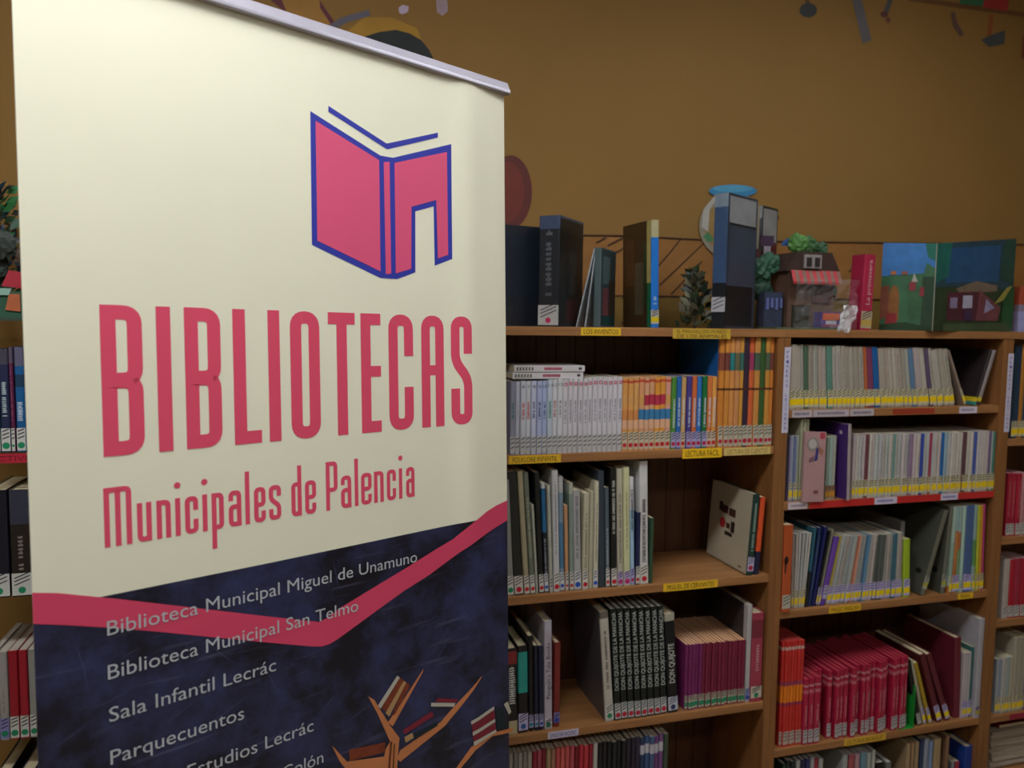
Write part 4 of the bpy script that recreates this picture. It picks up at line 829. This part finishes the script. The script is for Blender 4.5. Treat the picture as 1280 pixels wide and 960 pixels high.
def ban_mesh(name, polys, k, m, parent=None, label=None, thick=False):
    bm = bmesh.new()
    for pi, pts in enumerate(polys):
        f = bm.faces.new([bm.verts.new((x, -.00002*(pi % 7), z)) for x, z in pts])
    for xc in [-.36+.04*i for i in range(9)]+[.20+.012*i for i in range(19)]:
        bmesh.ops.bisect_plane(bm, geom=bm.verts[:]+bm.edges[:]+bm.faces[:], plane_co=(xc, 0, 0), plane_no=(1, 0, 0))
    for v in bm.verts: v.co.y += curl(v.co.x)-.00035*k
    bm.normal_update()
    for f in bm.faces:
        if f.normal.y > 0: f.normal_flip()
    for f in bm.faces: f.smooth = True
    me = bpy.data.meshes.new(name); bm.to_mesh(me); bm.free(); me.materials.append(m); o = link(name, me, parent or banner)
    if label: o['label'] = label
    return o
vin = lambda c, v=.02, sc=4: mat(c, .5, 0, v, sc, spec=.3)
CREAM = vin('eeebd5'); PINK = vin('e2506f'); BLUE = vin('343ca8'); GREYT = vin('b8bcc4')
fab = ban_mesh('fabric', [[(-WB/2, .07), (WB/2, .07), (WB/2, HB+.002), (-WB/2, HB+.002)]], 0, CREAM)
back = ban_mesh('fabric_back', [[(-WB/2, .07), (WB/2, .07), (WB/2, HB+.002), (-WB/2, HB+.002)]], -1.5, vin('b9b6a8'), label='plain grey back of the banner sheet')
# navy chalkboard field with scratches
def navy():
    m = bpy.data.materials.new('navy_print'); m.use_nodes = True; nt = m.node_tree; b = nt.nodes['Principled BSDF']; b.inputs['Roughness'].default_value = .36
    tc = nt.nodes.new('ShaderNodeTexCoord'); n1 = nt.nodes.new('ShaderNodeTexNoise'); n1.inputs['Scale'].default_value = 7; n1.inputs['Detail'].default_value = 8; n1.inputs['Roughness'].default_value = .7
    mp = nt.nodes.new('ShaderNodeMapping'); mp.inputs['Rotation'].default_value = (0, .7, 0); mp.inputs['Scale'].default_value = (3, 1, 38)
    n2 = nt.nodes.new('ShaderNodeTexNoise'); n2.inputs['Scale'].default_value = 2.2; n2.inputs['Detail'].default_value = 3
    nt.links.new(tc.outputs['Object'], n1.inputs['Vector']); nt.links.new(tc.outputs['Object'], mp.inputs[0]); nt.links.new(mp.outputs[0], n2.inputs['Vector'])
    c1 = nt.nodes.new('ShaderNodeValToRGB'); c1.color_ramp.elements[0].color = lin('181824')+[1]; c1.color_ramp.elements[1].color = lin('3c4270')+[1]; c1.color_ramp.elements[0].position = .42; c1.color_ramp.elements[1].position = .70
    c2 = nt.nodes.new('ShaderNodeValToRGB'); c2.color_ramp.elements[0].color = (0, 0, 0, 1); c2.color_ramp.elements[0].position = .60; c2.color_ramp.elements[1].color = (.42, .42, .42, 1); c2.color_ramp.elements[1].position = .78
    mx = nt.nodes.new('ShaderNodeMix'); mx.data_type = 'RGBA'; mx.inputs[7].default_value = lin('6c7090')+[1]
    nt.links.new(n1.outputs[0], c1.inputs[0]); nt.links.new(n2.outputs[0], c2.inputs[0]); nt.links.new(c2.outputs[0], mx.inputs[0]); nt.links.new(c1.outputs[0], mx.inputs[6]); nt.links.new(mx.outputs[2], b.inputs['Base Color']); return m
L_ = -WB/2; R2 = WB/2
ban_mesh('navy_field', [[(L_, bp(42, 765)[1]), bp(125, 751.7), bp(340, 707.6), bp(593, 653.7), (R2, bp(637, 643)[1]), (R2, .10), (L_, .10)]], 1, navy(), label='dark navy scratched lower field')
top = [(42, 746), (73, 746.7), (125, 751.7), (140, 753), (230, 763), (330, 774.5), (399, 781.7), (411, 775), (425, 764), (471, 736), (504, 716), (539, 694), (565, 678), (588.5, 657), (607, 643), (621, 635), (637, 629)]
bot = [(637, 653.7), (619, 663), (598, 676), (574, 693.5), (558, 706), (537, 722), (504, 743), (480.6, 760), (422, 803), (412, 809), (402, 812.3), (390, 812.3), (317, 806), (202, 795), (140, 789.8), (83, 786.7), (43.7, 785)]
rt = [bp(*q) for q in top]; rb = [bp(*q) for q in bot][::-1]
rt[0] = (L_, rt[0][1]); rb[0] = (L_, rb[0][1]); rt[-1] = (R2, rt[-1][1]); rb[-1] = (R2, rb[-1][1])
ban_mesh('pink_ribbon', [rt+rb[::-1]], 2, vin('d8486a'), label='pink folded ribbon printed across the banner')
sc_ = random.Random(12); lines = []
for (x0, y0, x1, y1) in ((415, 700, 425, 745), (100, 900, 190, 850), (60, 945, 115, 905), (175, 935, 262, 868), (215, 945, 330, 860), (330, 835, 350, 880), (440, 760, 480, 735), (528, 838, 570, 775), (560, 790, 640, 745), (600, 868, 638, 838), (420, 915, 470, 880), (365, 830, 408, 812), (150, 830, 178, 815),
                         (540, 840, 560, 800), (90, 800, 112, 880), (480, 800, 560, 770), (250, 800, 300, 838), (390, 905, 430, 860)):
    a_, c_ = bp(x0, y0), bp(x1, y1); L = math.hypot(c_[0]-a_[0], c_[1]-a_[1]); nx, nz = -(c_[1]-a_[1])/L*.0006, (c_[0]-a_[0])/L*.0006; mx_, mz_ = (a_[0]+c_[0])/2+nx*sc_.uniform(-6, 6), (a_[1]+c_[1])/2+nz*sc_.uniform(-6, 6)
    lines += [[a_, (mx_+nx, mz_+nz), c_, (mx_-nx, mz_-nz)]]
q_ = ban_mesh('chalk_scratches', lines, 1.5, vin('4a4e70'), label='thin pale chalk scratches'); q_['kind'] = 'stuff'
# logo
lg = lambda pts: [bp(370+x/3.84, 120+y/3.84) for x, y in pts]
ban_mesh('logo_outline', [lg([(68, 90), (405, 303), (465, 313), (742, 247), (747, 798), (665, 830), (660, 545), (572, 570), (572, 862), (485, 895), (405, 890), (76, 732)]), lg([(155, 65), (435, 245), (680, 192), (680, 215), (437, 273), (155, 93)])], 1, BLUE, label='blue outline of the open book logo')
ban_mesh('logo_filling', [lg([(93, 137), (398, 325), (405, 858), (102, 712)]), lg([(420, 335), (448, 332), (456, 868), (430, 872)]), lg([(472, 338), (722, 285), (728, 778), (680, 795), (672, 515), (553, 548), (552, 845), (478, 868)])], 2, vin('e05880'), label='pink cover areas of the book logo')
# condensed display lettering, drawn with strokes
def rounded(pts, r, closed):
    n = len(pts); out = []
    for i, p in enumerate(pts):
        if not closed and i in (0, n-1): out.append(p); continue
        a = Vector(pts[i-1]); c = Vector(pts[(i+1) % n]); q = Vector(p); d1 = (a-q); d2 = (c-q); rr = min(r, d1.length/2.001, d2.length/2.001); s = q+d1.normalized()*rr; e = q+d2.normalized()*rr
        for k in range(6): t = k/5; out.append(tuple((1-t)**2*s+2*t*(1-t)*q+t*t*e))
    return out
def stroke(pts, t, r=0, closed=False):
    P = [Vector(p) for p in (rounded(pts, r, closed) if r else pts)]; n = len(P); L = []; Rr = []
    for i in range(n):
        a = P[i-1] if (i > 0 or closed) else None; c = P[(i+1) % n] if (i < n-1 or closed) else None
        d1 = (P[i]-a).normalized() if a is not None else None; d2 = (c-P[i]).normalized() if c is not None else None
        if d1 is None: d1 = d2
        if d2 is None: d2 = d1
        nn = Vector((-(d1.y+d2.y), d1.x+d2.x)); nn.normalize(); k = t/2/max(.5, nn.dot(Vector((-d2.y, d2.x)))); L.append(P[i]+nn*k); Rr.append(P[i]-nn*k)
    o = []
    for i in range(n if closed else n-1): j = (i+1) % n; o.append([tuple(L[i]), tuple(L[j]), tuple(Rr[j]), tuple(Rr[i])])
    return o
def cap(ch, W, H, t):
    h = t/2; r = t*.72
    if ch == 'B': return stroke([(h, 0), (h, H)], t)+stroke([(h, H-h), (W-h, H-h), (W-h, H/2+.1*h), (h, H/2+.1*h)], t, r*1.1)+stroke([(h, H/2-.1*h), (W-h, H/2-.1*h), (W-h, h), (h, h)], t, r*1.1)
    if ch == 'I': return stroke([(h, 0), (h, H)], t)
    if ch == 'L': return stroke([(h, 0), (h, H)], t)+stroke([(h, h), (W, h)], t)
    if ch == 'O': return stroke([(h, h), (W-h, h), (W-h, H-h), (h, H-h)], t, r*1.3, True)
    if ch == 'T': return stroke([(W/2, 0), (W/2, H)], t)+stroke([(0, H-h), (W, H-h)], t)
    if ch == 'E': return stroke([(h, 0), (h, H)], t)+stroke([(h, H-h), (W, H-h)], t)+stroke([(h, H*.515), (W, H*.515)], t*.95)+stroke([(h, h), (W, h)], t)
    if ch == 'C': return stroke([(W-h, H*.64), (W-h, H-h), (h, H-h), (h, h), (W-h, h), (W-h, H*.37)], t, r*1.3)
    if ch == 'A': return stroke([(h, 0), (h, H-h), (W-h, H-h), (W-h, 0)], t, r*1.3)+stroke([(h, H*.51), (W-h, H*.51)], t*.95)
    if ch == 'S': return stroke([(W-h, H*.655), (W-h, H-h), (h, H-h), (h, H*.585), (W-h, H*.42), (W-h, h), (h, h), (h, H*.335)], t, r*1.15)
def low(ch, W, X, C, t):   # X x-height, C cap/ascender height
    h = t/2; r = t*.75; D = -.029
    if ch == 'M': return stroke([(h, 0), (h, C-h), (W-h, C-h), (W-h, 0)], t, r)+stroke([(W/2, 0), (W/2, C-h)], t)+stroke([(0, C-h), (W*.7, C-h)], t)
    if ch == 'u': return stroke([(h, X), (h, h), (W-h, h), (W-h, X)], t, r)+stroke([(W-h, 0), (W-h, X)], t)
    if ch == 'n': return stroke([(h, 0), (h, X)], t)+stroke([(h, X-h), (W-h, X-h), (W-h, 0)], t, r)
    if ch == 'i': return stroke([(W/2, 0), (W/2, X)], t)+[[(W/2+.0048*math.cos(k*math.pi/6), C*.90+.0048*math.sin(k*math.pi/6)) for k in range(12)]]
    if ch == 'c': return stroke([(W-h, X*.62), (W-h, X-h), (h, X-h), (h, h), (W-h, h), (W-h, X*.38)], t, r)
    if ch == 'p': return stroke([(h, D), (h, X)], t)+stroke([(h, X-h), (W-h, X-h), (W-h, h), (h, h)], t, r)
    if ch == 'd': return stroke([(W-h, 0), (W-h, C)], t)+stroke([(W-h, X-h), (h, X-h), (h, h), (W-h, h)], t, r)
    if ch == 'a': return stroke([(h, X*.72), (h, X-h), (W-h, X-h), (W-h, 0)], t, r)+stroke([(W-h, X*.55), (h, X*.55), (h, h), (W-h, h)], t, r)
    if ch == 'l': return stroke([(W/2, 0), (W/2, C)], t)
    if ch == 'e': return stroke([(h, X*.5), (W-h, X*.5), (W-h, X-h), (h, X-h), (h, h), (W-h, h), (W-h, X*.32)], t, r)
    if ch == 's': return stroke([(W-h, X*.68), (W-h, X-h), (h, X-h), (h, X*.6), (W-h, X*.4), (W-h, h), (h, h), (h, X*.32)], t, r)
    if ch == 'P': return stroke([(h, 0), (h, C)], t)+stroke([(h, C-h), (W-h, C-h), (W-h, C*.42), (h, C*.42)], t, r)
off = lambda polys, x, z: [[(x+a, z+b) for a, b in p] for p in polys]
BT = [('B', -.7608, -.7066), ('I', -.6876, -.6676), ('B', -.6482, -.5947), ('L', -.5757, -.5317), ('I', -.5188, -.4991), ('O', -.4809, -.4280), ('T', -.4118, -.3600), ('E', -.3484, -.3075), ('C', -.2908, -.2370), ('A', -.2182, -.1658), ('S', -.1490, -.0998)]
ps = []
for ch, a, c in BT: ps += off(cap(ch, c-a, .2084, .0200), a+WB/2, HB-.6588)
ban_mesh('headline_lettering', ps, 1, PINK, label='large pink BIBLIOTECAS lettering')
LT = [('M', 129.9, 164.8), ('u', 171.3, 189.6), ('n', 195.7, 213.6), ('i', 219, 225.8), ('c', 231.3, 248), ('i', 253, 259.7), ('p', 264.8, 280), ('a', 286, 302), ('l', 306.6, 312.7), ('e', 317.8, 332.4), ('s', 336.5, 351.7), ('d', 364.6, 377.5), ('e', 381.7, 395.5),
      ('P', 408, 422.5), ('a', 426.7, 439.6), ('l', 443.8, 448.3), ('e', 451.8, 465), ('n', 468, 480), ('c', 484, 495.4), ('i', 499, 503.4), ('a', 508, 518.6)]
ps = []
for ch, a, c in LT: xa = bp(a, 650)[0]; xc = bp(c, 650)[0]; ps += off(low(ch, xc-xa, .0555, .0825, .0073), xa, HB-.7843)
ban_mesh('subtitle_lettering', ps, 1, PINK, label='pink Municipales de Palencia lettering')
for i, (s, v, u0, u1) in enumerate((('Biblioteca Municipal Miguel de Unamuno', .9065, -.7633, -.2346), ('Biblioteca Municipal San Telmo', .9680, -.7640, -.3623), ('Sala Infantil Lecrác', 1.0280, -.7640, -.5170), ('Parquecuentos', 1.0885, -.7640, -.5714), ('Sala de Estudios Lecrác', 1.1495, -.7640, -.4525), ('Centro de Estudios Colón', 1.2100, -.7640, -.4354))):
    o = link('text_line', text_mesh(s, GREYT, .0207, u1-u0), banner); o.location = (u0+WB/2, -.0014, HB-v)
# printed tree of books
tp = lambda pts: [bp(400+x/3, 640+y/3) for x, y in pts]
ORG = vin('c47c50', .08, 20)
ban_mesh('tree_print', [tp([(180, 703), (203, 716), (262, 812), (297, 858), (288, 975), (228, 975), (246, 900), (262, 872), (216, 770)]), tp([(388, 598), (384, 612), (272, 815), (254, 800), (300, 735)]), tp([(602, 620), (596, 634), (520, 745), (468, 812), (300, 948), (288, 935), (300, 905), (452, 798)]),
      tp([(44, 888), (56, 900), (100, 948), (242, 928), (240, 975), (95, 975), (75, 950)]), tp([(730, 822), (730, 838), (645, 850), (575, 900), (520, 975), (505, 975), (560, 888), (640, 838)])], 2, ORG, label='orange branching bookshelf printed at the bottom right')
ban_mesh('tree_print_splits', [tp([(262, 872), (270, 872), (262, 975), (254, 975)]), tp([(275, 880), (280, 880), (276, 975), (270, 975)])], 3, vin('6c3c24'))  # thin dark split lines printed on the trunk
WHT = vin('b9b4a8'); BRN = vin('7c3c28', .2, 60); MAR = vin('7c2838', .1, 60); TEA = vin('202c34'); TAN = vin('b08c60')
for q_ in [tp([(228, 745), (297, 632), (318, 645), (248, 762)]), tp([(268, 775), (318, 648), (338, 660), (280, 770)]), tp([(108, 903), (243, 875), (243, 912), (110, 945)])]: ban_mesh('printed_book', [q_], 3, BRN)
for q_ in [tp([(244, 765), (312, 645), (322, 650), (258, 778)]), tp([(315, 855), (345, 838), (350, 858), (320, 876)])]: ban_mesh('printed_book', [q_], 4, TAN)
for q_ in [tp([(215, 738), (288, 625), (298, 632), (226, 748)]), tp([(415, 726), (505, 726), (500, 740), (415, 740)]), tp([(558, 792), (650, 738), (652, 750), (560, 804)]), tp([(564, 832), (654, 785), (655, 797), (565, 846)]), tp([(568, 868), (658, 825), (660, 835), (569, 884)]), tp([(690, 732), (706, 722), (722, 762), (712, 772)])]: ban_mesh('printed_book', [q_], 4, WHT)
for q_ in [tp([(440, 708), (515, 712), (505, 724), (430, 724)]), tp([(310, 828), (418, 757), (425, 776), (316, 845)]), tp([(560, 805), (652, 751), (654, 784), (564, 831)]), tp([(565, 847), (655, 798), (658, 824), (568, 867)])]: ban_mesh('printed_book', [q_], 4, MAR)
for q_ in [tp([(350, 842), (435, 797), (441, 810), (352, 866)]), tp([(653, 738), (688, 748), (700, 820), (664, 824)])]: ban_mesh('printed_book', [q_], 4, TEA)
# top rail: rounded aluminium clamp bar, a bit wider than the print
prof = [(-.008, -.013), (-.0095, -.0115), (-.0095, -.006), (-.0085, -.0045), (-.0015, .0105), (.001, .0125), (.006, .0125), (.0075, .011), (.0075, -.013)][::-1]
b = MB(); am = mat('c4c0d0', .38, .55, .03, 30); n = 9
for sx in (-WB/2-.006, WB/2+.006): b.v += [(sx, y, HB+.0115+z) for y, z in prof]
for i in range(n): j = (i+1) % n; b.f.append((i, j, n+j, n+i)); b.m.append(b.slot(am))
b.f += [tuple(range(n)), tuple(range(2*n-1, n-1, -1))]; b.m += [0, 0]
o = b.build('top_rail', banner, bevel=.0008)
b = MB(); b.tube((0, .035, .06), (0, .012, HB+.002), .008, .008, am, 14); b.build('support_pole', banner)
b = MB(); b.box(-WB/2-.02, WB/2+.02, -.05, .06, .0, .085, am); b.build('cassette', banner, bevel=.012)
for sx in (-.3, .3):
    b = MB(); b.box(sx-.02, sx+.02, -.17, .17, -.006, -.0005, am); o = b.build('foot', banner)
banner.location.z += .006
# the smallest books (past the first 300 or so of their kind) joined into one object
def gather(o, M, out):
    M = M @ o.matrix_basis
    if o.type == 'MESH': out.append((o.data, M.copy()))
    for c in o.children: gather(c, M, out)
parts = []
for r in STUFF: gather(r, Matrix(), parts)
b = MB()
for me, M in parts:
    n = len(b.v); b.v += [tuple(M @ v.co) for v in me.vertices]; sl = [b.slot(m) for m in me.materials]
    for p in me.polygons: b.f.append(tuple(n+i for i in p.vertices)); b.m.append(sl[p.material_index])
tag(b.build('thin_books', None, fix=False), 'thin pale booklets of the second row and book tops in the lowest rows', 'books', kind='stuff')
for r in STUFF:
    for c in list(r.children): bpy.data.objects.remove(c)
    bpy.data.objects.remove(r)
for o in bpy.data.objects:
    if 'dims' in o: del o['dims']
